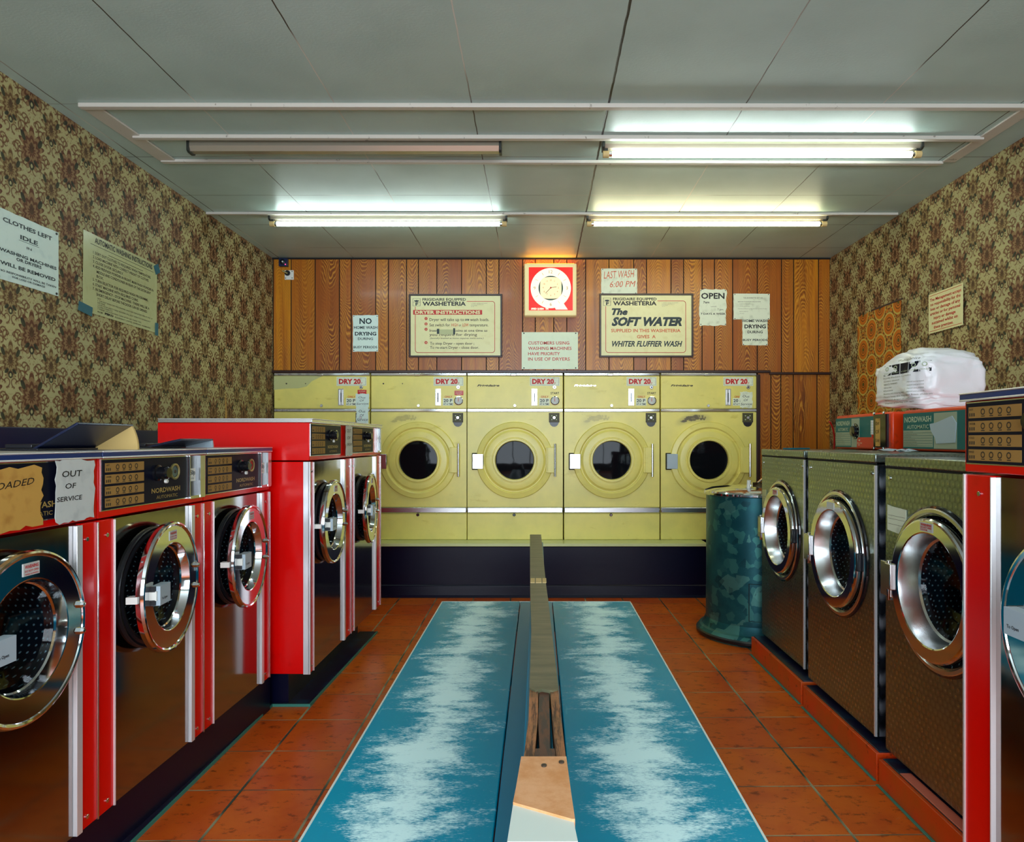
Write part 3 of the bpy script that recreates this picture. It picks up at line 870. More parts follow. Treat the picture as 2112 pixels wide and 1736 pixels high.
def f_cert(b, W, H):
    T(b, W, H, 'THE LAUNDERETTES ACT 1963', .27, .8, .19, .05, 'grey_ink', .01)
    T(b, W, H, 'INSPECTION OF WASHING MACHINES AND DRYERS', .12, .75, .33, .035, 'grey_ink', .01); T(b, W, H, 'I certify that these machines are', .17, .55, .41, .03, 'grey_ink', 0)
    T(b, W, H, 'of the premises', .17, .45, .5, .03, 'grey_ink', 0); T(b, W, H, 'examined and found to comply with the regulations for safety', .12, .92, .6, .03, 'grey_ink', 0); T(b, W, H, 'signed on behalf of', .16, .4, .7, .03, 'grey_ink', 0); T(b, W, H, 'the owner', .17, .3, .78, .03, 'grey_ink', 0)
pxs('paper_notice', 'pale typed certificate pinned right of the OPEN notice', 'notice', 1512, 1587, 606, 659, 'paper_white', f_cert, curl=.010)
def f_last(b, W, H):
    T(b, W, H, 'LAST WASH', .07, .93, .40, .29, 'orange_ink', 0, .25, .05); T(b, W, H, '6:00 PM', .24, .96, .74, .24, 'orange_ink', 0, .25, .02)
pxs('card_notice', 'white card with LAST WASH 6:00 PM handwritten in orange', 'notice', 1240, 1314, 554, 606, 'paper_white', f_last)
def f_cust(b, W, H):
    for i, (s, e) in enumerate((('CUSTOMERS USING', .845), ('WASHING MACHINES', .885), ('HAVE PRIORITY', .68), ('IN USE OF DRYERS', .855))): T(b, W, H, s, .115, e, .335+.145*i, .085, 'red_ink', .01)
pxs('enamel_sign', 'white sign giving washing machine customers priority, below the clock', 'sign', 1076, 1192, 685, 761, 'board_enamel', f_cust, ragged=0)

def board(label, px0, px1, py0, py1, body):
    x0, x1, z0, z1 = PX(px0), PX(px1), PZ(py1), PZ(py0); W, H = x1-x0, z1-z0
    r = thing('framed_sign', label, 'sign', (x0, YB-.001, z0), 0, 'framed signs on the wood panelling')
    fw = .014
    b = MB(); b.box(0, W, -.02, 0, 0, fw).box(0, W, -.02, 0, H-fw, H).box(0, fw, -.02, 0, fw, H-fw).box(W-fw, W, -.02, 0, fw, H-fw)
    b.build('frame', r, mat='dark_moulding', bevel=.002)
    b = MB(); b.use('paper_cream').box(fw, W-fw, -.010, -.004, fw, H-fw); YY = -.0108
    t = lambda s, a, e, z, h, ink='black_ink', bold=.02, shear=0.0: b.use(ink).text(s, W*a, H*(1-z), H*h, x1=W*e, y=YY, bold=bold, shear=shear)
    t('FRIGIDAIRE EQUIPPED', .145, .61, .105, .042, 'black_ink', .025); t('WASHETERIA', .145, .61, .182, .062, 'black_ink', .035)
    b.use('grey_ink').box(W*.04, W*.122, YY, -.0101, H*.81, H*.935); b.use('paper_cream').box(W*.045, W*.117, YY-.0004, YY, H*.815, H*.93)
    b.use('grey_ink').box(W*.04, W*.122, YY-.0008, YY-.0004, H*.87, H*.875)
    b.use('teal_ink').prism([(W*.055, H*.905), (W*.06, H*.885), (W*.075, H*.876), (W*.09, H*.876), (W*.103, H*.885), (W*.108, H*.905), (W*.095, H*.9), (W*.082, H*.907), (W*.068, H*.9)], 'y', YY-.001, YY-.0004)
    b.text('F', W*.07, H*.822, H*.042, x1=W*.1, y=YY-.001, bold=.05)
    for i in range(4): t(('L. SPINKS WATER SOFTENING', 'AUTOMATIC EQUIPMENT LTD', '19 THE PARADE', 'TEL 4721')[i], .665, (.84, .80, .73, .70)[i], .15+.018*i, .010, 'grey_ink', 0)
    # rounded red rule
    R = .022; xa, xb, za, zb = W*.068, W*.92, H*.075, H*.885
    pts = [(W*.62, zb)] + [(xb-R+R*math.cos(a), zb-R+R*math.sin(a)) for a in [PI/2-PI/2*i/6 for i in range(7)]] + [(xb-R+R*math.cos(a), za+R+R*math.sin(a)) for a in [-PI/2*i/6 for i in range(7)]] + [(xa+R+R*math.cos(a), za+R+R*math.sin(a)) for a in [-PI/2-PI/2*i/6 for i in range(7)]] + [(xa, H*.80)]
    b.use('red_ink'); w = .0022
    for p, q in zip(pts, pts[1:]):
        d = Vector((q[0]-p[0], q[1]-p[1])).normalized()*w; nx, nz = -d.y, d.x
        b.quad((p[0]-nx-d.x*.4, YY, p[1]-nz-d.y*.4), (q[0]-nx+d.x*.4, YY, q[1]-nz+d.y*.4), (q[0]+nx+d.x*.4, YY, q[1]+nz+d.y*.4), (p[0]+nx-d.x*.4, YY, p[1]+nz-d.y*.4))
    body(b, W, H, t, YY)
    b.build('sign_panel', r, smooth=False)
def body_dry(b, W, H, t, YY):
    b.use('red_ink').box(W*.045, W*.785, YY-.0005, YY, H*.675, H*.748); b.use('paper_cream').text('DRYER INSTRUCTIONS', W*.065, H*.688, H*.048, x1=W*.765, y=YY-.001, bold=.04)
    rows = [(.405, '1'), (.49, '2'), (.575, '3'), (.785, '4')]
    for z, n in rows:
        b.use('red_ink').lathe(W*.183, H*(1-z+.018), [(H*.024, -YY), (.0001, -YY)], 0, 20); b.use('paper_cream').text(n, W*.183, H*(1-z+.006), H*.024, y=YY-.0006, align='c', bold=.03)
    t('Dryer will take up to', .22, .59, .425, .045, 'label_ink', .01); t('one', .60, .645, .42, .04, 'teal_ink', .03, .3); t('wash loads.', .655, .86, .425, .045, 'label_ink', .01)
    t('Set switch for', .22, .44, .51, .045, 'label_ink', .01); t('HIGH', .455, .525, .51, .045, 'orange_ink', .01); t('or', .535, .56, .51, .04, 'label_ink', .01); t('LOW', .575, .64, .51, .045, 'orange_ink', .02); t('temperature.', .65, .85, .51, .045, 'label_ink', .01)
    t('Insert as many coins at one time as', .22, .84, .595, .04, 'label_ink', .01); t('you require for drying', .22, .73, .66, .04, 'label_ink', .01); t('(Laundry washed at home requires more coins.)', .225, .80, .71, .026, 'label_ink', 0, .3)
    t('To stop Dryer - open door ;', .225, .70, .80, .042, 'label_ink', .01); t('To re-start Dryer - close door.', .225, .75, .865, .042, 'label_ink', .01)
    b.use('paper_buff').box(W*.325, W*.475, YY-.0018, YY-.0012, H*.36, H*.44); b.use('teal_ink').box(W*.30, W*.325, YY-.002, YY-.0012, H*.37, H*.45).box(W*.475, W*.495, YY-.002, YY-.0012, H*.36, H*.46)
board('framed board of dryer instructions with a red heading strip', 844, 1036, 607, 737, body_dry)
def body_soft(b, W, H, t, YY):
    t('The', .13, .30, .33, .095, 'teal_ink', .05, .3); t('SOFT WATER', .13, .88, .50, .125, 'teal_ink', .055, .3)
    t('SUPPLIED IN THIS WASHETERIA', .125, .865, .605, .05, 'orange_ink', .02); t('GIVES  A', .40, .60, .70, .05, 'orange_ink', .02)
    t('WHITER FLUFFIER WASH', .135, .885, .83, .085, 'teal_ink', .03, .3)
board('framed board about soft water giving a whiter fluffier wash', 1236, 1429, 606, 737, body_soft)

# clock
x0, x1, z0, z1 = PX(1082), PX(1188), PZ(655), PZ(549); W, H = x1-x0, z1-z0
r = thing('wall_clock', 'square red and white illuminated wall clock with a large Q emblem', 'clock', (x0, YB-.001, z0))
b = MB(); b.box(0, W, -.09, 0, 0, H); b.build('case', r, mat='clock_case', bevel=.008)
b = MB(); b.box(.02, W-.02, -.07, -.02, H, H+.004); b.build('lamp_slot', r, mat='amber_light')['label'] = 'amber light leaking from the top of the clock'
b = MB(); b.use('clock_red').box(W*.085, W*.925, -.093, -.089, H*.10, H*.925)
cx, cz = W*.505, H*.525
b.use('clock_face').lathe(cx, cz, [(W*.385, .0945), (W*.19, .0945)], 0, 64)
b.prism([(W*.54, H*.30), (W*.60, H*.115), (W*.83, H*.115), (W*.80, H*.16), (W*.76, H*.22), (W*.70, H*.32)][::-1], 'y', -.0945, -.092)
b.use('clock_mark')
for i, s in enumerate(('12', '', '', '3', '', '', '6', '', '', '9', '', '')):
    a = PI/2 - i*PI/6; rr = W*.31
    if s: b.text(s, cx+rr*math.cos(a), cz+rr*math.sin(a)-.012, .026, y=-.0952, align='c')
    else: b.tube([(cx+(rr-.012)*math.cos(a), -.095, cz+(rr-.012)*math.sin(a)), (cx+(rr+.012)*math.cos(a), -.095, cz+(rr+.012)*math.sin(a))], .0014, 4)
b.use('clock_face').text('SPEED QUEEN', W*.13, H*.115, .013, x1=W*.37, y=-.0935, bold=.05).text('TM', W*.40, H*.115, .013, x1=W*.46, y=-.0935, bold=.05)
b.use('clock_teal').lathe(cx, cz, [(W*.235, .0955), (W*.12, .0955)], 0, 48)
b.build('emblem_panel', r)
b = MB(); rs = []
for k in range(48):
    a = 2*PI*k/48; c, s = math.cos(a), math.sin(a); q = (abs(c)**3.4 + abs(s)**3.4)**(-1/3.4)*W*.205; rs.append((cx+q*c, cz+q*s))
b.use('clock_dial').prism(rs, 'y', -.105, -.094); b.use('clock_mark')
for i in range(12):
    a = PI/2 - i*PI/6; b.text(str(12 if i == 0 else i), cx+W*.145*math.cos(a), cz+W*.145*math.sin(a)-.006, .013, y=-.1056, align='c')
d = b.build('dial', r)
b = MB(); b.use('label_ink').tube([(cx, -.108, cz), (cx-.042, -.108, cz-.044)], .0018, 6).tube([(cx, -.110, cz), (cx+.046, -.110, cz+.008)], .0016, 6); b.use('red_ink').knob(cx, cz, .006, .008, -.105); b.build('hands', d)

# alarm fittings at the top left of the panelling
r = thing('alarm_sensor', 'small dark blue alarm box with a red light in the top left corner', 'sensor', (PX(578), YB-.001, PZ(551)))
b = MB(); b.use('cabinet_blue').box(0, .07, -.035, 0, 0, .066); b.build('case', r, bevel=.004)
b = MB(); b.use('black_gloss').lathe(.034, .034, [(.022, .035), (.022, .042), (.001, .047)], 0, 20); b.use('white_plastic').knob(.036, .034, .006, .004, -.046); b.use('led_red').knob(.055, .014, .004, .004, -.035); b.build('lens', r)
r = thing('key_switch', 'small white plate with a key switch below the alarm box', 'switch', (PX(588), YB-.001, PZ(577)))
b = MB(); b.use('white_plastic').box(0, .072, -.008, 0, 0, .076); b.use('label_ink')
for x, z in ((.008, .012), (.06, .013), (.06, .066)): b.knob(x, z, .004, .002, -.008)
b.build('plate', r)
b = MB(); b.use('black_plastic').knob(.024, .052, .022, .012, -.008); b.use('brass').tube([(.03, -.03, .045), (-.008, -.04, .066)], .006, 8); b.build('key_barrel', r)

# OUT OF SERVICE slips on the dryers
def f_oos(b, W, H):
    for i, s in enumerate(('Out', 'Of', 'Service')): T(b, W, H, s, (.2, .3, .05)[i], (.75, .65, .95)[i], .34+.25*i, .15, 'teal_ink', .0, .2, (-.06, .05, .03)[i])
YD = 5.585
pxs('paper_slip', 'upper OUT OF SERVICE slip on the farthest left dryer', 'note', 734, 761, 812, 839, 'paper_cool', f_oos, Y=YD, pins=False, ragged=.003)
pxs('paper_slip', 'lower OUT OF SERVICE slip on the farthest left dryer, behind the red washers', 'note', 735, 760, 838, 874, 'paper_cool', f_oos, Y=YD-.008, pins=False, ragged=.003)
pxs('paper_slip', 'OUT OF SERVICE slip taped on the farthest right dryer', 'note', 1526, 1552, 808, 841, 'paper_white', f_oos, Y=YD-.002, pins=False, ragged=.005)

# plinth under the dryers
b = MB(); b.use('plinth_navy').box(XL+.022, 1.325, 5.40, 5.58, 0, .395)
b.prism([(5.40, .10), (5.40, 0), (5.375, 0), (5.385, .02), (5.39, .09)], 'x', XL+.022, 1.325)
b.box(XL+.022, X_DR-.022, 5.60, 6.4, 0, DZ-.002)
b.use('dark_gap').box(XL+.022, 1.315, 5.41, 5.58, .395, .400); b.use('ledge_green').box(XL+.022, 1.325, 5.385, 5.598, .40, DZ-.001)
tag(b.build('dryer_plinth', bevel=.003), 'dark navy plinth with a pale green ledge under the yellow dryers', 'plinth')
# ================================================================== red washing machines
def rotx(m, cx, ang):
    return m
LABELS4 = ('HOT', 'WARM', 'COLD', 'RINSE')
def red_machine(label, loc, rz, W, H, sp, px0, px1, dcx, dcz, dooropen=6, group=None, oos=None, lid=None, wide_left=False, side=False, top='blue_trim', coin=True, green=False, handle='pale_plastic', depth=.70, knob=True):
    r = thing('washing_machine', label, 'washing machine', loc, rz, group)
    D = depth; g = .002; hb = sp+.005
    # cabinet: open-fronted red shell below, head box above
    b = MB(); b.box(g, W-g, .02, D, 0, sp, skip=('f',)); b.box(g, W-g, .0, D, sp+.006, H-.02)
    b.box(g, px0, 0, .02, 0, sp).box(px1+.03, W-g, 0, .02, 0, sp)
    b.build('cabinet', r, mat='red_paint', bevel=.0025)
    # worktop lid
    b = MB(); b.use(top).box(g, W-g, -.014, D, H-.019, H-.004); b.use('aluminium').box(g, W-g, -.016, D, H-.004, H).box(g, W-g, -.0155, -.012, H-.021, H-.016)
    b.build('worktop', r, bevel=.0015)
    # front panel of polished steel with the door opening
    b = MB(); b.plate(px0, px1, 0, sp-.002, dcx, dcz, .165, .006); b.build('front_panel', r, mat='mirror_steel')
    # trims
    tw = .022
    for nm, a, c, mt in (('edge_trim', px0-.003, px0+.001, 'aluminium'), ('corner_trim', px1+.002, px1+.002+tw, 'aluminium'), ('edge_trim', W-.006, W-.001, 'satin_steel')):
        b = MB(); b.box(a, c, -.006, .012, 0, sp-.003); b.build(nm, r, mat=mt, bevel=.001)
    if side:
        b = MB(); b.box(-.004, g, -.002, .026, 0, sp).box(-.004, g+.004, -.006, .004, 0, sp); b.build('corner_trim', r, mat='aluminium', bevel=.001)
    if wide_left:
        b = MB(); b.box(-.001, .006, -.004, .02, 0, sp); b.build('corner_trim', r, mat='aluminium', bevel=.001)
    for x in ((px0)*.55, W-.045):
        for z in (.03, sp-.045):
            b = MB(); b.use('chrome').knob(x, z, .006, .004); b.build('screw', r)
    # control panel
    c0, c1, z0, z1 = .015, .466, sp+.028, H-.026
    bg = 'control_green' if green else 'control_dark'
    b = MB(); b.use('satin_steel').box(c0-.003, c1+.003, -.003, 0, z0-.003, z1+.003); b.use(bg).box(c0, c1, -.005, 0, z0, z1)
    hh = (z1-z0)
    for i in range(4):
        za = z1 - hh*(.06+.235*i) - hh*.19
        b.use('label_tan').box(c0+.010, c0+.195, -.0056, -.005, za, za+hh*.185)
        b.use('label_ink').text(LABELS4[i], c0+.014, za+hh*.125, hh*.035, y=-.0062, bold=.01)
        for k in range(3): b.box(c0+.014+.008*k, c0+.018+.008*k, -.0062, -.0056, za+hh*.03, za+hh*.085)
        for k in range(4):
            x = c0+.065+.03*k
            b.lathe(x, za+hh*.1, [(.008, .0062), (.005, .0062)], 0, 10); b.box(x-.006, x+.006, -.0062, -.0056, za+hh*.02, za+hh*.035)
    b.use('gold_ink').text('NORDWASH', c0+.235, z0+hh*.21, hh*.105, x1=c0+.40, y=-.0056, bold=.02).text('AUTOMATIC', c0+.262, z0+hh*.07, hh*.075, x1=c0+.385, y=-.0056)
    cp = b.build('control_panel', r, smooth=False)
    b = MB(); b.use('black_gloss').lathe(c0+.265, z0+hh*.66, [(.026, .005), (.026, .012), (.02, .014), (.02, .042), (.016, .046), (.0001, .046)], 0, 28); b.use('white_plastic').knob(c0+.300, z0+hh*.46, .007, .008, -.012)
    if knob: b.build('selector_knob', cp)
    b = MB(); b.use('brass').lathe(c0+.365, z0+hh*.66, [(.027, .005), (.027, .010), (.022, .011), (.019, .008)], 0, 32); b.use('red_ink' if lid == 2 else 'dial_glass').knob(c0+.365, z0+hh*.66, .019, .008); b.use('label_ink').knob(c0+.365, z0+hh*.66, .006, .010)
    if knob: b.build('indicator', cp)
    if coin:
        b = MB(); q = W-.108; b.use('black_plastic').box(q, W-.012, -.002, 0, z0+.004, H-.024); b.use('satin_steel').box(q, q+.003, -.010, 0, z0-.004, H-.024).box(W-.045, W-.012, -.014, 0, z0-.004, H-.024).box(q, W-.012, -.012, 0, z0-.006, z0+.004)
        b.use('white_plastic').box(q+.008, q+.046, -.004, -.002, z0+.055, z0+.10); b.use('black_ink').text('50p', q+.011, z0+.078, .016, x1=q+.043, y=-.0046, bold=.03).text('only', q+.016, z0+.062, .008, x1=q+.036, y=-.0046)
        b.build('coin_box', r)
    # drum, gasket
    b = MB(); b.lathe(dcx, dcz, [(.165, -.006), (.160, -.03), (.20, -.05), (.21, -.08), (.21, -.36), (.0001, -.38)], 0, 48); b.build('drum', r, mat='drum_steel')
    b = MB(); b.lathe(dcx, dcz, [(.192, -.006), (.191, .002), (.188, .004), (.180, .002), (.172, .006), (.162, .002), (.158, -.02)], 0, 64); b.build('gasket', r, mat='black_rubber')
    # door hung on the viewer's right
    R = .206
    hx = dcx + R
    d = bpy.data.objects.new('door', None); COL.objects.link(d); d.parent = r; d.location = (hx, -.006, dcz); d.rotation_euler = (0, 0, math.radians(dooropen))
    cx = -R
    b = MB(); b.lathe(cx, 0, [(.195, -.004), (.206, .004), (.207, .018), (.204, .026), (.199, .028), (.194, .026), (.192, .023), (.140, .023), (.137, .022), (.134, .012), (.130, -.002), (.126, -.006)], 0, 80)
    b.build('door_ring', d, mat='chrome')
    b = MB(); b.lathe(cx, 0, [(.195, -.004), (.132, -.012), (.126, -.006)], 0, 48); b.build('door_back', d, mat='black_rubber')
    b = MB(); b.lathe(cx, 0, [(.130, -.002), (.118, -.025), (.09, -.038), (.05, -.044), (.0001, -.046)], 0, 48); b.build('door_glass', d, mat='door_glass')
    b = MB(); b.use(handle).box(cx-.155, cx-.085, -.052, -.024, -.028, .030); b.use('black_ink').box(cx-.162, cx-.154, -.040, -.022, -.026, -.010).box(cx-.162, cx-.154, -.040, -.022, .014, .030); b.use('white_plastic').box(cx-.162, cx-.152, -.044, -.022, -.012, .016).box(cx-.212, cx-.186, -.012, .02, -.010, .010)
    b.use('black_ink').text('To Open', cx-.145, -.012, .007, y=-.0526, bold=.02)
    b.build('door_handle', d, bevel=.002)
    for z in (-.035, .035):
        b = MB(); b.use('chrome').lathe(-.022, z, [(.010, .022), (.010, .030), (.006, .036), (.0001, .037)], 0, 6); b.build('hinge_bolt', d, smooth=False)
    b = MB(); b.use('paper_note').box(cx-.025, cx+.03, -.0246, -.023, .148, .178); b.use('red_ink').text('WARNING', cx-.02, .166, .008, x1=cx+.026, y=-.025, bold=.03).text('DO NOT OPEN', cx-.02, .157, .005, x1=cx+.026, y=-.025, bold=.02).text('WHILE RUNNING', cx-.02, .150, .004, x1=cx+.026, y=-.025, bold=.02)
    b.build('warning_sticker', d)
    if lid:
        # hinged soap hopper lid standing open on the worktop
        k = bpy.data.objects.new('soap_lid', None); COL.objects.link(k); k.parent = r; k.location = (.02, .20 if lid == 1 else .22, H+.001)
        ang = .52 if lid == 1 else .22; L = .15 if lid == 1 else .13; wd = .26 if lid == 1 else .24
        m = Matrix.Rotation(-ang, 4, 'X')
        b = MB(); b.box(0, wd, -L, 0, 0, .008, mtx=m).box(.03, wd-.07, -L*.75, -L*.3, .008, .012, mtx=m); b.build('lid_plate', k, mat='navy_plastic', bevel=.002)
        b = MB(); pts = [(0, 0)] + [(-L*math.cos(t), L*math.sin(t)) for t in [ang*i/8 for i in range(9)]]
        b.prism(pts, 'x', wd-.012, wd-.004)
        b.build('lid_side', k, mat='amber_glass' if lid == 1 else 'pale_plastic')
        b = MB(); b.box(-.01, wd+.05, -.02, .16, 0, .006).box(.02, wd, .02, .10, .006, .018); b.build('hopper_rim', k, mat='black_plastic', bevel=.002)
    return r
G1 = 'low red washing machines along the left wall'
G2 = 'tall red washing machines along the left wall'
a1 = math.atan2(1.16, .032); d1 = Vector((.032, 1.16)).normalized()
P0 = Vector((-1.242, 1.94))
W1 = .58
def row1(k): p = P0 + d1*W1*k; return (p.x, p.y, .165)
rz1 = a1
kw1 = dict(W=W1, H=1.035, sp=.838, px0=.072, px1=.488, dcx=.280, dcz=.596, group=G1)
red_machine('red washing machine nearest the camera on the left, with OUT OF SERVICE and yellowed notes', row1(-1), rz1, dooropen=3, coin=False, knob=False, **kw1)
red_machine('low red washing machine with a dark soap lid raised high on its top', row1(0), rz1, dooropen=7, lid=1, **kw1)
red_machine('low red washing machine against the taller red pair, with a red indicator', row1(1), rz1, dooropen=6, lid=2, **kw1)
d2 = Vector((.018, 1.34)).normalized(); a2 = math.atan2(1.34, .018); Q0 = Vector((-1.048, 3.150)); W2 = .67
def row2(k): p = Q0 + d2*W2*k; return (p.x, p.y, .16)
kw2 = dict(W=W2, H=1.171, sp=.972, px0=.055, px1=.53, dcx=.275, dcz=.668, group=G2, green=False, top='satin_steel')
red_machine('nearer of the two tall red washing machines, its whole red side showing', row2(0), a2, dooropen=2, side=True, coin=False, **kw2)
red_machine('farther of the two tall red washing machines, door ajar beside the yellow dryers', row2(1), a2, dooropen=5, **kw2)
# red machine at the right edge of the frame
red_machine('bright red washing machine at the right edge, in front of the steel machines', (1.06, 1.712, .175), -PI/2, W=.67, H=1.171, sp=.972, px0=.108, px1=.60, dcx=.385, dcz=.668, wide_left=True, dooropen=0, depth=.75)

# plinth and vinyl coving under the left machines
b = MB(); b.use('plinth_navy')
b.prism([(-1.262-.035, 1.2), (-1.225, 3.145), (-1.9, 3.145), (-1.93, 1.2)], 'z', 0, .162)
b.prism([(-1.162, 3.205), (-1.14, 4.35), (-1.75, 4.35), (-1.75, 3.205)], 'z', 0, .158)
b.use('coving_vinyl').prism([(-1.262-.036, 1.2), (-1.25, 1.2), (-1.225, 3.205), (-1.16, 3.205), (-1.162, 3.15), (-1.23, 3.15)][::-1] if 0 else [(-1.30, 1.2), (-1.245, 1.2), (-1.232, 3.185), (-1.30, 3.185)], 'z', 0, .012)
b.prism([(-1.30, 3.185), (-1.055, 3.185), (-1.03, 4.4), (-1.14, 4.4), (-1.20, 3.3)], 'z', 0, .010)
b.use('teal_sealant').prism([(-1.245, 1.2), (-1.240, 1.2), (-1.227, 3.18), (-1.053, 3.18), (-1.026, 4.4), (-1.031, 4.4), (-1.058, 3.185), (-1.232, 3.185)], 'z', 0, .0125)
tag(b.build('machine_plinth'), 'dark plinth with vinyl coving under the red machines on the left', 'plinth')
b = MB(); b.use('plinth_navy').box(1.10, 1.8, 1.05, 1.70, 0, .173)
tag(b.build('machine_plinth'), 'dark plinth under the red machine at the right edge', 'plinth')

# notes on the left machines (world plane along the row)
def onrow(k, x0, x1, z0, z1, name, label, mat, fn, ragged=.004, off=.012, pins=False, base=row1, d=d1, a=a1):
    p = Vector(base(0)[:2]) + d*(k + x0); nrm = Vector((d.y, -d.x))
    p = p + nrm*off
    return sheet(name, label, 'note', 0, x1-x0, z0, z1, 0, mat, fn, rz=a, loc=(p.x, p.y, z0), ragged=ragged, pins=pins)
def f_oos2(b, W, H):
    T(b, W, H, 'OUT', .14, .66, .27, .10, 'black_ink', .01, .1); T(b, W, H, 'OF', .22, .5, .46, .085, 'black_ink', .01, .1); T(b, W, H, 'SERVICE', .01, .66, .66, .075, 'black_ink', .01, .1)
onrow(-W1, .400, .545, 1.017, 1.178, 'paper_note', 'white OUT OF SERVICE note on the nearest red washing machine', 'paper_note', f_oos2)
def f_old(b, W, H):
    T(b, W, H, 'OVERLOADED', .04, .9, .40, .11, 'black_ink', .0, .3, .08)
onrow(-W1, .10, .352, 1.02, 1.165, 'paper_note', 'yellowed handwritten note at the left edge of the nearest washing machine', 'paper_old', f_old, ragged=.006)
def f_strip(b, W, H):
    T(b, W, H, 'OUT', .15, .8, .22, .12, 'black_ink', .0, .2); T(b, W, H, 'OF', .2, .7, .45, .1, 'black_ink', .0, .2); T(b, W, H, 'ORDER', .1, .9, .66, .08, 'black_ink', .0, .2)
onrow(0, .525, .645, 1.148, 1.308, 'paper_note', 'narrow white note between the two tall red washing machines', 'paper_note', f_strip, base=row2, d=d2, a=a2)

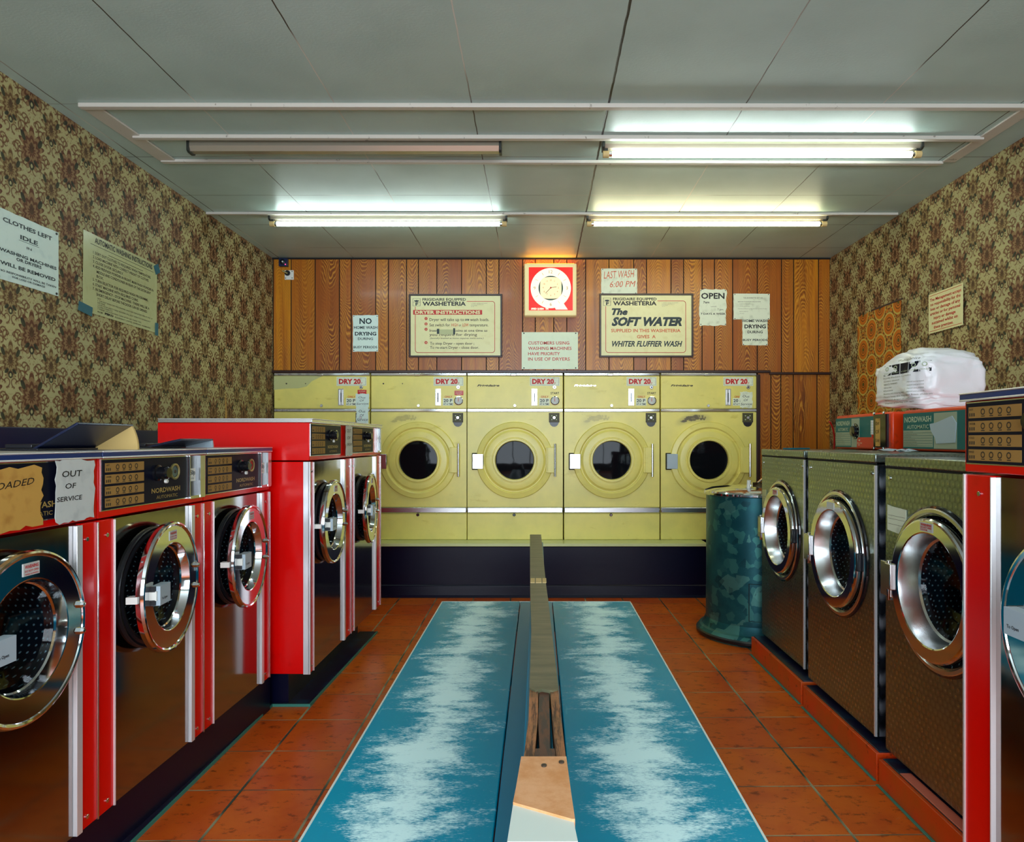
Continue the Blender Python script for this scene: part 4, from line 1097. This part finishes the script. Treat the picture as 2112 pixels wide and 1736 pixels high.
# ================================================================== brushed steel machines on the right
def steel_machine(label, X, Yfar, W, zb, H, box=None, curb=None, sticker=True):
    r = thing('washing_machine', label, 'washing machine', (X, Yfar, zb), -PI/2, 'brushed steel washing machines along the right wall')
    D = .80; S = 'engine_turned_steel'
    dcx, dcz = W/2-.0, .758-zb
    lip = .034
    b = MB(); b.box(0, W, .010, D, 0, H-lip-.006, skip=('f',)); b.build('cabinet', r, mat='swirled_steel')
    b = MB(); b.plate(0.001, W-.001, 0, H-lip-.008, dcx, dcz, .235, 0)
    b.box(0, W, .0, .012, 0, H-lip-.008, skip=('f', 'k')); b.build('front_panel', r, mat=S)
    b = MB(); b.box(0, W, 0, .004, H-lip-.007, H-lip) ; b.build('panel_gap', r, mat='dark_gap')
    b = MB(); b.box(0, W, -.004, D, H-lip, H); b.build('worktop', r, mat=S, bevel=.004)
    b = MB(); b.box(W-.006, W+.001, -.005, .004, 0, H-lip-.01); b.build('edge_trim', r, mat='aluminium')
    for x in (.03, W-.03):
        b = MB(); b.use('chrome').knob(x, H-.075, .006, .004); b.build('screw', r)
    for x in (.04, W-.04):
        for y in (.06, D-.06): b = MB(); b.use('black_plastic').zlathe(x, y, [(.018, -.018), (.018, 0)], 12); b.build('foot', r)
    # door surround, drum, door
    b = MB(); b.lathe(dcx, dcz, [(.266, 0), (.264, .006), (.258, .010)], 0, 80); b.use
    b.build('door_surround', r, mat='black_gloss')
    b = MB(); b.lathe(dcx, dcz, [(.258, .009), (.254, .012), (.244, .012), (.238, .006), (.235, -.01)], 0, 80); b.build('surround_ring', r, mat='satin_steel')
    b = MB(); b.lathe(dcx, dcz, [(.235, -.010), (.20, -.04), (.20, -.09), (.25, -.10), (.25, -.42), (.0001, -.44)], 0, 56); b.build('drum', r, mat='drum_steel')
    d = bpy.data.objects.new('door', None); COL.objects.link(d); d.parent = r; d.location = (dcx, 0, dcz)
    b = MB(); b.lathe(0, 0, [(.222, 0), (.226, .004), (.226, .026), (.222, .031), (.217, .033), (.182, .033), (.178, .031)], 0, 96)
    b.build('door_ring', d, mat='chrome')
    b = MB(); b.lathe(0, 0, [(.178, .031), (.173, .018), (.162, -.030), (.156, -.036)], 0, 96); b.build('door_funnel', d, mat='satin_steel')
    b = MB(); b.lathe(0, 0, [(.222, .001), (.166, -.030), (.158, -.036)], 0, 64); b.build('door_back', d, mat='black_rubber')
    b = MB(); b.lathe(0, 0, [(.160, -.034), (.150, -.05), (.11, -.064), (.05, -.070), (.0001, -.072)], 0, 48); b.build('door_glass', d, mat='door_glass')
    b = MB(); b.use('satin_steel').box(-.300, -.218, -.030, -.002, -.075, .045).box(-.245, -.205, -.044, -.012, -.045, .045); b.use('chrome').box(-.236, -.226, -.040, 0, -.085, .055); b.build('hinge_bracket', d, bevel=.003)
    b = MB(); b.use('black_plastic').box(.212, .234, -.030, -.004, -.035, .035); b.build('door_catch', d, bevel=.003)
    if sticker:
        b = MB(); b.use('paper_note').box(-.034, .034, -.035, -.0332, .184, .212)
        if sticker == 1: b.use('red_ink').text('WARNING', -.03, .202, .007, x1=.03, y=-.0356, bold=.05).text('DO NOT OPEN', -.03, .194, .006, x1=.03, y=-.0356, bold=.04).text('DOOR', -.03, .187, .005, x1=.01, y=-.0356, bold=.04)
        b.build('warning_sticker', d)
    if box:
        # orange control head set back on the worktop
        y0 = 1.70 - X; k = bpy.data.objects.new('control_box', None); COL.objects.link(k); k.parent = r; k.location = (.004, y0, H+.001)
        w, h = W-.012, .188
        b = MB(); b.box(0, w, .004, .50, .002, h); b.build('box_case', k, mat='orange_enamel', bevel=.010)
        fx1 = w-.02 if box == 2 else w*.74
        b = MB(); b.use('control_green').box(.008, fx1, -.002, .006, .012, h-.016)
        b.use('control_grey').box(.012, .20 if box == 1 else .25, -.003, -.002, .02, h*.50)
        x2 = .20 if box == 1 else .25
        for i in range(6): b.use('control_green').box(.014, x2-.004, -.0036, -.003, .024+i*.0115, .0252+i*.0115)
        b.use('label_ink')
        for i in range(6): b.text(('SORT CLOTHES AND LOAD DRUM LOOSELY', 'ADD POWDER IN FRONT COMPARTMENT', 'CLOSE DOOR AND TURN SELECTOR', 'INSERT COINS TO START', 'ADD CONDITIONER WHEN LIGHT SHOWS', 'WAIT FOR DOOR TO RELEASE')[i], .017, .0275+i*.0115, .004, y=-.0042, wmax=x2-.03)
        b.use('pale_ink').text('NORDWASH', .022, h*.70, .024, x1=x2-.012, y=-.003, bold=.025).text('AUTOMATIC', .042, h*.54, .017, x1=x2-.032, y=-.003, bold=.01)
        b.use('control_grey').box(x2+.008, x2+.10 if box == 1 else x2+.17, -.003, -.002, .014, h-.022)
        if box == 1:
            b.use('red_plastic').prism([(x2+.075, .012), (fx1-.002, .012), (fx1-.002, .065), (x2+.09, .065), (x2+.078, .05)], 'y', -.005, -.003); b.use('paper_white').text('USE', x2+.095, .046, .008, y=-.0055, bold=.03).text('SMALL COINS', x2+.082, .032, .006, y=-.0055, wmax=.06).text('ONLY', x2+.09, .022, .006, y=-.0055)
        b.build('control_panel', k, smooth=False)
        if box == 1:
            b = MB(); b.use('black_gloss').lathe(x2+.055, h*.52, [(.042, .003), (.042, .006), (.030, .007), (.028, .022), (.0001, .024)], 0, 32); b.use('pale_ink')
            for q in range(10):
                t = q*PI/5; b.box(x2+.055+.036*math.cos(t)-.002, x2+.055+.036*math.cos(t)+.002, -.007, -.006, h*.52+.036*math.sin(t)-.003, h*.52+.036*math.sin(t)+.003)
            b.build('selector_knob', k)
            b = MB(); b.use('black_gloss').box(w*.76, w*.955, -.012, .006, .014, h-.010); b.use('paper_old').box(w*.80, w*.87, -.014, -.011, .02, h-.03); b.use('black_ink')
            for q, s in enumerate(('Out', 'Of', 'Use')): b.text(s, w*.805, h*.66-.042*q, .018, x1=w*.865, y=-.0146, rot=.1)
            b.use('chrome')
            for x in (w*.78, w*.935):
                for z in (.010, h-.004): b.knob(x, z, .006, .008, -.012)
            b.build('coin_box', k)
        else:
            b = MB(); b.use('pale_plastic').prism([(x2+.02, .06), (x2+.03, .035), (x2+.16, .04), (x2+.17, .12), (x2+.14, .15), (x2+.03, .125), (x2-.02, .12), (x2-.01, .09)], 'y', -.006, -.003)
            b.build('taped_cover', k)['label'] = 'crumpled tape over the missing dial'
        b = MB(); b.use('white_plastic').box(fx1-.012, fx1+.004, -.014, 0, h*.42, h*.80); b.use('black_ink')
        for q in range(5): b.box(fx1-.013, fx1+.005, -.0145, -.006, h*(.46+.07*q), h*(.463+.07*q))
        b.use('red_plastic').box(fx1-.008, fx1+.004, -.012, 0, h*.33, h*.42); b.build('coin_gauge', k)
    return r
steel_machine('brushed steel washing machine farthest away on the right, beside the metal drum', 1.281, 3.942, .632, .13, 1.05, box=1)
steel_machine('middle of the three brushed steel washing machines, with a pale sticker on its door', 1.261, 3.215, .646, .125, 1.055, box=2, sticker=2)
steel_machine('brushed steel washing machine nearest on the right, with a paper scrap beside its door', 1.256, 2.488, .640, .118, 1.053)
def curb(label, X0, ya, yb, h, pink=False):
    b = MB(); b.use('curb_tile').box(X0, 2.2, yb, ya, 0, h-.004)
    b.use('coving_vinyl').box(X0+.012, 2.2, yb+.004, ya-.004, h-.004, h)
    if pink: b.use('pink_paint').box(X0+.012, X0+.05, yb+.01, ya-.12, h, h+.004)
    b.use('teal_sealant').box(X0-.012, X0, yb, ya, 0, .004)
    tag(b.build('tiled_plinth', bevel=.003), label, 'plinth', 'orange tiled plinths under the steel machines')
curb('orange tiled plinth under the farthest steel washing machine', 1.225, 3.955, 3.208, .108)
curb('orange tiled plinth under the middle steel washing machine', 1.222, 3.175, 2.487, .104)
curb('orange tiled plinth with a pink painted edge under the nearest steel machine', 1.216, 2.458, 1.80, .097, True)

# scraps stuck to the steel fronts
def onright(X, ya, yb, z0, z1, label, mat, cut=True, name='paper_scrap'):
    W, H = ya-yb, z1-z0
    b = MB(); b.use(mat); pts = [(0, .06*H), (W*.68, 0), (W, H*.25), (W, H*.92), (W*.25, H*.96), (0, H)] if cut else [(0, 0), (W, .01), (W, H), (0, H-.006)]
    b.prism(pts, 'y', -.0035, -.0012); b.use('grey_ink')
    for q in (.3, .5, .62): b.box(W*.05, W*.95, -.0040, -.0036, H*q, H*q+.0012)
    o = b.build(name, smooth=False); o.location = (X, ya, z0); o.rotation_euler = (0, 0, -PI/2)
    tag(o, label, 'paper scrap')
onright(1.256, 2.47, 2.345, .905, 1.00, 'torn striped paper scrap on the front of the nearest steel machine', 'paper_white')
onright(1.281, 3.925, 3.86, .845, .955, 'pale paper scrap on the farthest steel machine, above its hinge', 'paper_buff', False)

# litter on the steel worktops
b = MB(); b.use('pale_plastic')
for cx, cy, rr in ((1.50, 2.95, .05), (1.55, 2.88, .04), (1.48, 2.80, .03)):
    pts = [(cx+rr*random.uniform(.5, 1.2)*math.cos(t), cy+rr*random.uniform(.5, 1.2)*math.sin(t)) for t in [2*PI*i/8 for i in range(8)]]
    i0 = len(b.v); b.v += [(p[0], p[1], 1.181 + random.uniform(0, .012)) for p in pts] + [(cx, cy, 1.196)]
    for i in range(8): b.face((i0+i, i0+(i+1) % 8, i0+8))
tag(b.build('crumpled_wrapper', smooth=False), 'crumpled pale wrapper on the middle steel machine', 'litter')
b = MB(); b.use('tape_teal').box(0, .16, 0, .05, 0, .008); o = b.build('folded_cloth', bevel=.003); o.location = (1.36, 3.72, 1.181); o.rotation_euler = (0, 0, .5); tag(o, 'folded dark blue cloth on the farthest steel machine', 'cloth')
b = MB(); pts = []
for i in range(16):
    t = i/15; pts.append((1.70+.05*math.sin(t*3), 4.02+.10*t, 1.34-.34*t*t - .12*t))
b.use('red_cable').tube(pts, .005, 8)
tag(b.build('power_cable'), 'thin red cable hanging beside the farthest orange control box', 'cable')

# ================================================================== duvet bag
def bag():
    import bmesh
    bm = bmesh.new(); bmesh.ops.create_icosphere(bm, subdivisions=5, radius=1)
    from mathutils import noise
    for v in bm.verts:
        p = v.co.copy(); q = Vector([math.copysign(abs(c)**.52, c) for c in p])
        x, y, z = q.x*.185, q.y*.245, q.z*.140
        if z < 0: z = max(z, -.134)
        if z < 0:
            h = math.hypot(p.x, p.y) or 1; k = 1 + (1/h - 1)*.85*min(1, -p.z*2.2) if h > .25 else 1
            q2 = [math.copysign(abs(c*k)**.52, c) for c in (p.x, p.y)]; x, y = q2[0]*.185, q2[1]*.245
        sl = (y/.235)            # +y is the far end: lower and pointed
        z = z*(1 - .16*max(0, sl)) + .02*math.exp(-((sl+.1)**2)*8)*(1 if z > 0 else 0)
        x *= 1 - .14*(z/.15)**2
        n = noise.fractal(Vector((p.x*1.8, p.y*1.8, p.z*1.8)), 1, 2, 4)*.022
        cr = abs(noise.noise(Vector((p.x*3.2+9, p.y*3.2, p.z*7))))*.016
        v.co = Vector((x, y, z)) + q.normalized()*(n - cr)
    bm.faces.ensure_lookup_table()
    me = bpy.data.meshes.new('filled_bag'); bm.to_mesh(me); bm.free()
    me.materials.append(MT['clear_bag_white_duvet']); me.polygons.foreach_set('use_smooth', [True]*len(me.polygons))
    o = bpy.data.objects.new('filled_bag', me); COL.objects.link(o); return o
r = thing('bagged_duvet', 'white duvet in a clear printed bag on top of the orange control boxes', 'bag', (1.93, 3.42, 1.522))
o = bag(); o.name = 'filled_bag'; o.parent = r; o.location = (0, 0, 0)
BAG = o
# printed text on the bag: projected onto its front surface
def wrap_print(parent, src):
    from mathutils.bvhtree import BVHTree
    bv = BVHTree.FromPolygons([v.co for v in src.data.vertices], [tuple(p.vertices) for p in src.data.polygons])
    b = MB()
    # print space: u to the right (towards the camera, local -y), v up; facing -x
    YY = 0.0
    b.use('black_ink')
    for i in range(5):
        u0 = .015 + i*.052
        b.use('control_dark').box(u0, u0+.047, YY, YY+.0001, .165, .215, skip=('b', 't', 'k', 'l', 'r'))
        b.use('pale_ink').text('WASH', u0+.005, .171, .007, x1=u0+.042, y=YY-.0006)
        b.lathe(u0+.023, .198, [(.011, .0006), (.007, .0006)], YY, 12)
    b.use('grey_ink').text('Washing Service', .10, .225, .014, x1=.22, y=YY)
    for i in range(9):
        b.use('grey_ink').text(('Duvets Blankets Curtains', 'Curtains cleaned', 'SERVICE WASHES', 'Shirts', 'Duvets', 'Blankets and sleeping bags', 'Please keep this bag away from children', 'to avoid danger of suffocation', 'Dispose of the bag with care')[i], .012, .150-.0155*i, .007, x1=.012+(.17, .10, .09, .05, .06, .13, .26, .21, .18)[i], y=YY, bold=.01 if i == 2 else 0)
        if i in (2, 3, 4, 5): b.text('cleaned and pressed', .16, .150-.0155*i, .005, x1=.24, y=YY)
    nv = []
    dirv = Vector((.70, .714, 0)).normalized()      # view direction of the printed face
    right = Vector((.714, -.70, 0)).normalized()
    for (u, yy, v) in b.v:
        p = Vector((-.10, .09, -.135)) + right*(u-.05) + Vector((0, 0, v)) - dirv*.6
        hit = bv.ray_cast(p, dirv)
        if hit[0] is not None: nv.append(tuple(hit[0] - dirv*(.0025 + max(0, -yy)*1.5)))
        else: nv.append(tuple(p + dirv*.6))
    b.v = nv
    o = b.build('print', parent, smooth=False); o.location = src.location; return o
wrap_print(r, BAG)

# ================================================================== metal drum
r = thing('metal_drum', 'mottled teal galvanised metal drum with a flat chrome lid beside the steel machines', 'drum', (1.385, 4.40, 0))
b = MB(); b.zlathe(0, 0, [(.352, 0), (.360, .012), (.360, .035), (.345, .055), (.330, .062), (.316, .085), (.306, .11), (.303, .5), (.303, .895), (.308, .90)], 72); b.build('body', r, mat='galvanised_metal')
b = MB(); b.use('black_rubber').zlathe(0, 0, [(.362, .010), (.366, .016), (.366, .030), (.358, .038)], 72); b.build('base_band', r)
b = MB(); b.use('chrome').zlathe(0, 0, [(.311, .885), (.318, .890), (.318, .902), (.312, .912), (.27, .928), (.16, .942), (.0001, .946)], 72); b.build('lid', r)
def onbody(b, a0, a1, z0, z1, R, t=.003, n=10):
    i = len(b.v)
    for k in range(n+1):
        a = a0+(a1-a0)*k/n; 
        for z in (z0, z1): b.v.append(((R+t)*math.cos(a), (R+t)*math.sin(a), z))
    for k in range(n): b.face((i+2*k, i+2*k+2, i+2*k+3, i+2*k+1))
ha = -PI/2 - .05
b = MB(); b.use('galvanised_metal'); onbody(b, ha-.36, ha+.36, .15, .37, .303, .006)
b.use('dark_gap'); onbody(b, ha-.37, ha-.355, .15, .37, .303, .0065, 2); onbody(b, ha-.37, ha+.37, .37, .373, .303, .0065); onbody(b, ha-.37, ha+.37, .147, .15, .303, .0065)
b.build('hatch', r)
b = MB()
def hole(b, a, z, rr, mat):
    b.use(mat); c = Vector((.3105*math.cos(a), .3105*math.sin(a), z)); tx = Vector((-math.sin(a), math.cos(a), 0)); nn = Vector((math.cos(a), math.sin(a), 0))
    b.poly([tuple(c + tx*rr*math.cos(t) + Vector((0, 0, rr*math.sin(t))) + nn*.001) for t in [2*PI*k/20 for k in range(20)]])
hole(b, ha+.0, .235, .012, 'dark_gap'); b.build('keyhole', r)
b = MB()
i = 0
ca, sa = math.cos(ha), math.sin(ha)
pts = [(ca*(.29+t), sa*(.29+t), .092) for t in (0, .05)]
b.use('galvanised_metal').tube(pts, .036, 24); b.use('dark_gap').tube([(ca*.3405, sa*.3405, .092), (ca*.3415, sa*.3415, .092)], .031, 24); b.build('drain_outlet', r)
b = MB(); b.use('chrome').box(-.03, .03, -.05, -.03, .935, .965).tube([(0, -.04, .955), (.03, -.05, .985), (.10, -.06, .985)], .008, 10); b.build('lid_handle', r)
b = MB(); b.use('white_plastic').tube([(-.09, -.16, .930), (-.09, -.17, .985)], .012, 12); b.build('lid_knob', r)

# ================================================================== bench
BZ = .42
bench = thing('bench', 'long blue painted bench with a central divider down the middle of the room', 'bench', (0, 0, 0))
def seat(xa, xb, xc, worn_dx, name='seat_board'):
    m = MB(); cx = worn_dx; m.box(xa-cx, xb-cx, .75, 3.462, BZ-.03, BZ)
    o = m.build(name, bench, mat='worn_blue_board', bevel=.003); o.location = (cx, 0, 0); return o
s1 = seat(-.482, -.092, 0, -.295); s2 = seat(.072, .462, 0, .262)
for a, c in ((-.089, -.030), (.030, .069)):
    m = MB(); m.box(a, c, .75, 3.462, BZ-.03, BZ-.001); m.build('seat_strip', bench, mat='blue_paint', bevel=.002)
m = MB(); m.box(-.4845, -.4795, .75, 3.462, BZ-.02, BZ+.0008).box(.4595, .4645, .75, 3.462, BZ-.02, BZ+.0008).box(-.484, .464, 3.459, 3.464, BZ-.02, BZ+.0008)
m.build('seat_edging', bench, mat='white_edge')['label'] = 'white worn edge of the seat'
m = MB(); m.box(-.024, .024, .9, 3.45, .10, .72); m.build('divider_panel', bench, mat='blue_paint', bevel=.002)
for y in (.95, 2.1, 3.3):
    m = MB(); m.box(-.40, -.34, y-.03, y+.03, 0, BZ-.03).box(.32, .38, y-.03, y+.03, 0, BZ-.03).box(-.40, .38, y-.03, y+.03, BZ-.10, BZ-.03).box(-.30, .28, y-.02, y+.02, .06, .10)
    m.build('trestle', bench, mat='blue_paint', bevel=.003)
CZ = .757
yy = lambda y: (EYE-CZ)*F/(y-908)
xx = lambda x, y: (x-1110)/F*yy(y)
def strip(name, pts, z0, z1, mat, label=None):
    m = MB(); m.prism([(xx(x, y), yy(y)) for x, y in pts], 'z', z0, z1); o = m.build(name, bench, mat=mat, smooth=False)
    if label: o['label'] = label
    return o
strip('cap_cover', [(1092, 1418), (1096, 1300), (1093.5, 1207), (1093, 1102), (1116, 1102), (1126, 1203), (1131, 1240), (1152, 1420), (1140, 1424), (1118, 1420), (1104, 1424)], .722, CZ, 'grey_vinyl', 'grey green vinyl covering on the divider cap')
m = MB()
for a, c in ((1094, 1103), (1105, 1117), (1119, 1127)):
    m.prism([(xx(a, 1201), yy(1202)), (xx(a, 1201), yy(1193)), (xx(c, 1201), yy(1193)), (xx(c, 1201), yy(1202))], 'z', CZ, CZ+.002)
m.build('cap_tape', bench, mat='bare_wood_pale', smooth=False)
strip('cap_rail', [(1079, 1566), (1090, 1480), (1092, 1418), (1110, 1420), (1109, 1480), (1101, 1566)], .72, CZ-.003, 'weathered_wood', 'worn left rail of the divider top')
strip('cap_rail', [(1113, 1540), (1110, 1480), (1112, 1420), (1132, 1420), (1134, 1480), (1134, 1540)], .71, CZ-.006, 'dark_varnished_wood', 'dark middle rail of the divider top')
strip('cap_rail', [(1148, 1566), (1140, 1490), (1135, 1420), (1152, 1418), (1158, 1480), (1168, 1566)], .72, CZ-.003, 'weathered_wood', 'worn right rail of the divider top')
strip('cap_block', [(1099, 1566), (1100, 1538), (1144, 1538), (1147, 1566)], .70, CZ-.004, 'dark_varnished_wood')
strip('cap_end_board', [(1058, 1660), (1064, 1630), (1075, 1565), (1168, 1565), (1178, 1640), (1186, 1695), (1180, 1695)], .715, CZ+.004, 'peach_board', 'bare peach coloured board at the near end')
strip('cap_end_plate', [(1046, 1736), (1058, 1660), (1180, 1680), (1192, 1736)], .73, CZ+.0005, 'white_edge', 'white painted near end')
m = MB()
for x, y in ((1122, 1585), (1158, 1578)): m.use('label_ink').zlathe(xx(x, y), yy(y), [(.004, CZ+.003), (.004, CZ+.006), (.0001, CZ+.007)], 12)
m.build('cap_screws', bench)

# ================================================================== notices on the side walls
def f_wash(b, W, H):
    T(b, W, H, 'AUTOMATIC WASHING INSTRUCTIONS', .13, .92, .10, .068, 'black_ink', .025)
    b.use('black_ink').box(W*.08, W*.94, YT, YT+.0004, H*.865, H*.870).box(W*.30, W*.78, YT, YT+.0004, H*.815, H*.820)
    L = [('1. SORT OUT CLOTHES TO REQUIRED WASH TEMPERATURE.', .90), ('2. LOAD MACHINE WITH CORRECT WEIGHT OF CLOTHES.', .87), ('3. CLOSE DOOR SECURELY.', .50), ('4. ADD PREWASH POWDER IN FRONT, MAIN WASH POWDER IN', .94), ('    MIDDLE AND CONDITIONER IN REAR OF THE DETERGENT', .90), ('    BOX.', .24), ('5. TURN SELECTOR FOR REQUIRED WASH PROGRAMME.', .86), ('6. START MACHINE WITH REQUIRED COINS.', .71), ('7. IN EMERGENCY - STOP MACHINE - THERE WILL BE A', .88), ('    SHORT DELAY BEFORE THE DOOR CAN BE OPENED.', .85)]
    for i, (s, e) in enumerate(L):
        z = .245+.057*i; t = s.strip(); x = .11 if s[0] != ' ' else .155
        T(b, W, H, t, x, e, z, .034, 'label_ink', .012)
    for i, (s, e) in enumerate((('NOTE', .21), ('1. THE HOT WASH DRY PROGRAMME ONLY HAS ONE SHORT SPIN AT END OF', .93), ('LAST RINSE', .26), ('2. FOR YOUR SAFETY THESE WASHERS WILL NOT OPERATE IF DOOR IS NOT', .90), ('CLOSED CORRECTLY', .36), ('3. PLEASE LEAVE MACHINE CLEAN AFTER USE, THANK YOU.', .76))):
        T(b, W, H, s, .17, e, .80+.026*i, .018, 'label_ink', 0)
    T(b, W, H, 'FROM', .17, .23, .968, .018, 'label_ink', .01); T(b, W, H, 'PEKO', .26, .37, .968, .026, 'black_ink', .06); T(b, W, H, 'EQUIPMENT LIMITED, BORDON, HAMPSHIRE', .39, .90, .968, .018, 'label_ink', .0)
Wp, Hp = .63, .385
r = thing('wall_poster', 'cream automatic washing instructions poster held by teal tape on the left wall', 'poster', (XL+.001, 3.262, 1.846), PI/2)
r.rotation_euler = (0, math.radians(.8), PI/2)
o = sheet('poster_sheet', None, None, 0, Wp, 0, Hp, 0, 'paper_buff', f_wash, loc=(0, 0, 0), pins=False, ragged=.001); o.parent = r
b = MB()
for x, z, w, h, a in ((-.035, -.012, .10, .045, .12), (Wp-.03, Hp-.05, .05, .05, -.5), (Wp-.018, -.015, .03, .07, 0)):
    b = MB(); m = Matrix.Translation((x+w/2, 0, z+h/2)) @ Matrix.Rotation(a, 4, 'Y'); b.use('tape_teal').box(-w/2, w/2, -.0062, -.0052, -h/2, h/2, mtx=m)
    b.build('tape', r)['label'] = 'teal sticky tape'
def f_left(b, W, H):
    T(b, W, H, 'CLOTHES LEFT', .10, .88, .17, .06, 'teal_ink', .03); T(b, W, H, 'IDLE', .36, .64, .33, .06, 'teal_ink', .03); b.use('teal_ink').box(W*.34, W*.66, YT, YT+.0004, H*.645, H*.65)
    T(b, W, H, 'IN', .46, .54, .445, .035, 'teal_ink', .01); T(b, W, H, 'WASHING MACHINES', .05, .96, .60, .045, 'teal_ink', .03); T(b, W, H, 'OR DRYERS', .30, .70, .665, .045, 'teal_ink', .03); T(b, W, H, 'WILL BE REMOVED', .06, .94, .785, .05, 'teal_ink', .03)
    T(b, W, H, 'NO RESPONSIBILITY WILL BE TAKEN', .05, .95, .885, .028, 'teal_ink', .02); T(b, W, H, 'FOR LOSS OR DAMAGE', .24, .76, .935, .028, 'teal_ink', .02)
sheet('paper_notice', 'white notice about clothes left in machines at the left edge', 'notice', 0, .36, 0, .285, 0, 'paper_cool', f_left, loc=(XL+.001, 2.737, 1.878), rz=PI/2)
def f_man(b, W, H):
    b.use('orange_ink').box(W*.03, W*.97, YT, YT+.0004, H*.945, H*.957).box(W*.03, W*.97, YT, YT+.0004, H*.045, H*.057)
    L = [('The Management accept', .04, .96), ('no responsibility for the', .06, .94), ('loss or damage of any', .06, .93), ('articles or for personal', .05, .93), ('injury or damage', .16, .80), ('sustained whilst on', .10, .86), ('these premises.', .16, .74)]
    for i, (s, a, e) in enumerate(L): T(b, W, H, s, a, e, .19+.118*i, .072, 'red_ink', .02)
sheet('wall_sign', 'cream sign with red writing from the management on the right wall', 'sign', 0, .336, 0, .236, 0, 'paper_cream', f_man, loc=(XR-.001, 4.163, 1.872), rz=-PI/2, ragged=0, pins=False, curl=.012)

# ================================================================== light and camera
def area(name, loc, rot, sx, sy, power, col):
    l = bpy.data.lights.new(name, 'AREA'); l.shape = 'RECTANGLE'; l.size = sx; l.size_y = sy; l.energy = power; l.color = col
    o = bpy.data.objects.new(name, l); COL.objects.link(o); o.location = loc; o.rotation_euler = rot
    return o
# overcast daylight entering by the shop window
area('daylight', ((WX0+WX1)/2, YF-.12, (WZ0+WZ1)/2), (PI/2, 0, 0), WX1-WX0-.1, WZ1-WZ0-.1, 200, (.80, .91, 1.0))
w = bpy.data.worlds.new('sky'); bpy.context.scene.world = w; w.use_nodes = True
w.node_tree.nodes['Background'].inputs[0].default_value = (.62, .75, .95, 1); w.node_tree.nodes['Background'].inputs[1].default_value = 1.6

cam = bpy.data.cameras.new('camera'); co = bpy.data.objects.new('camera', cam); COL.objects.link(co)
cam.sensor_width = 36; cam.sensor_fit = 'HORIZONTAL'; cam.lens = F/2112*36
cam.shift_x = (1056-1110)/2112; cam.shift_y = (908-868)/2112
co.location = (0, 0, EYE); co.rotation_euler = (PI/2, 0, 0); cam.clip_start = .05
sc = bpy.context.scene; sc.camera = co
sc.view_settings.view_transform = 'Standard'; sc.view_settings.look = 'None'; sc.view_settings.gamma = 1; sc.view_settings.use_curve_mapping = False
sc.view_settings.exposure = 0.3
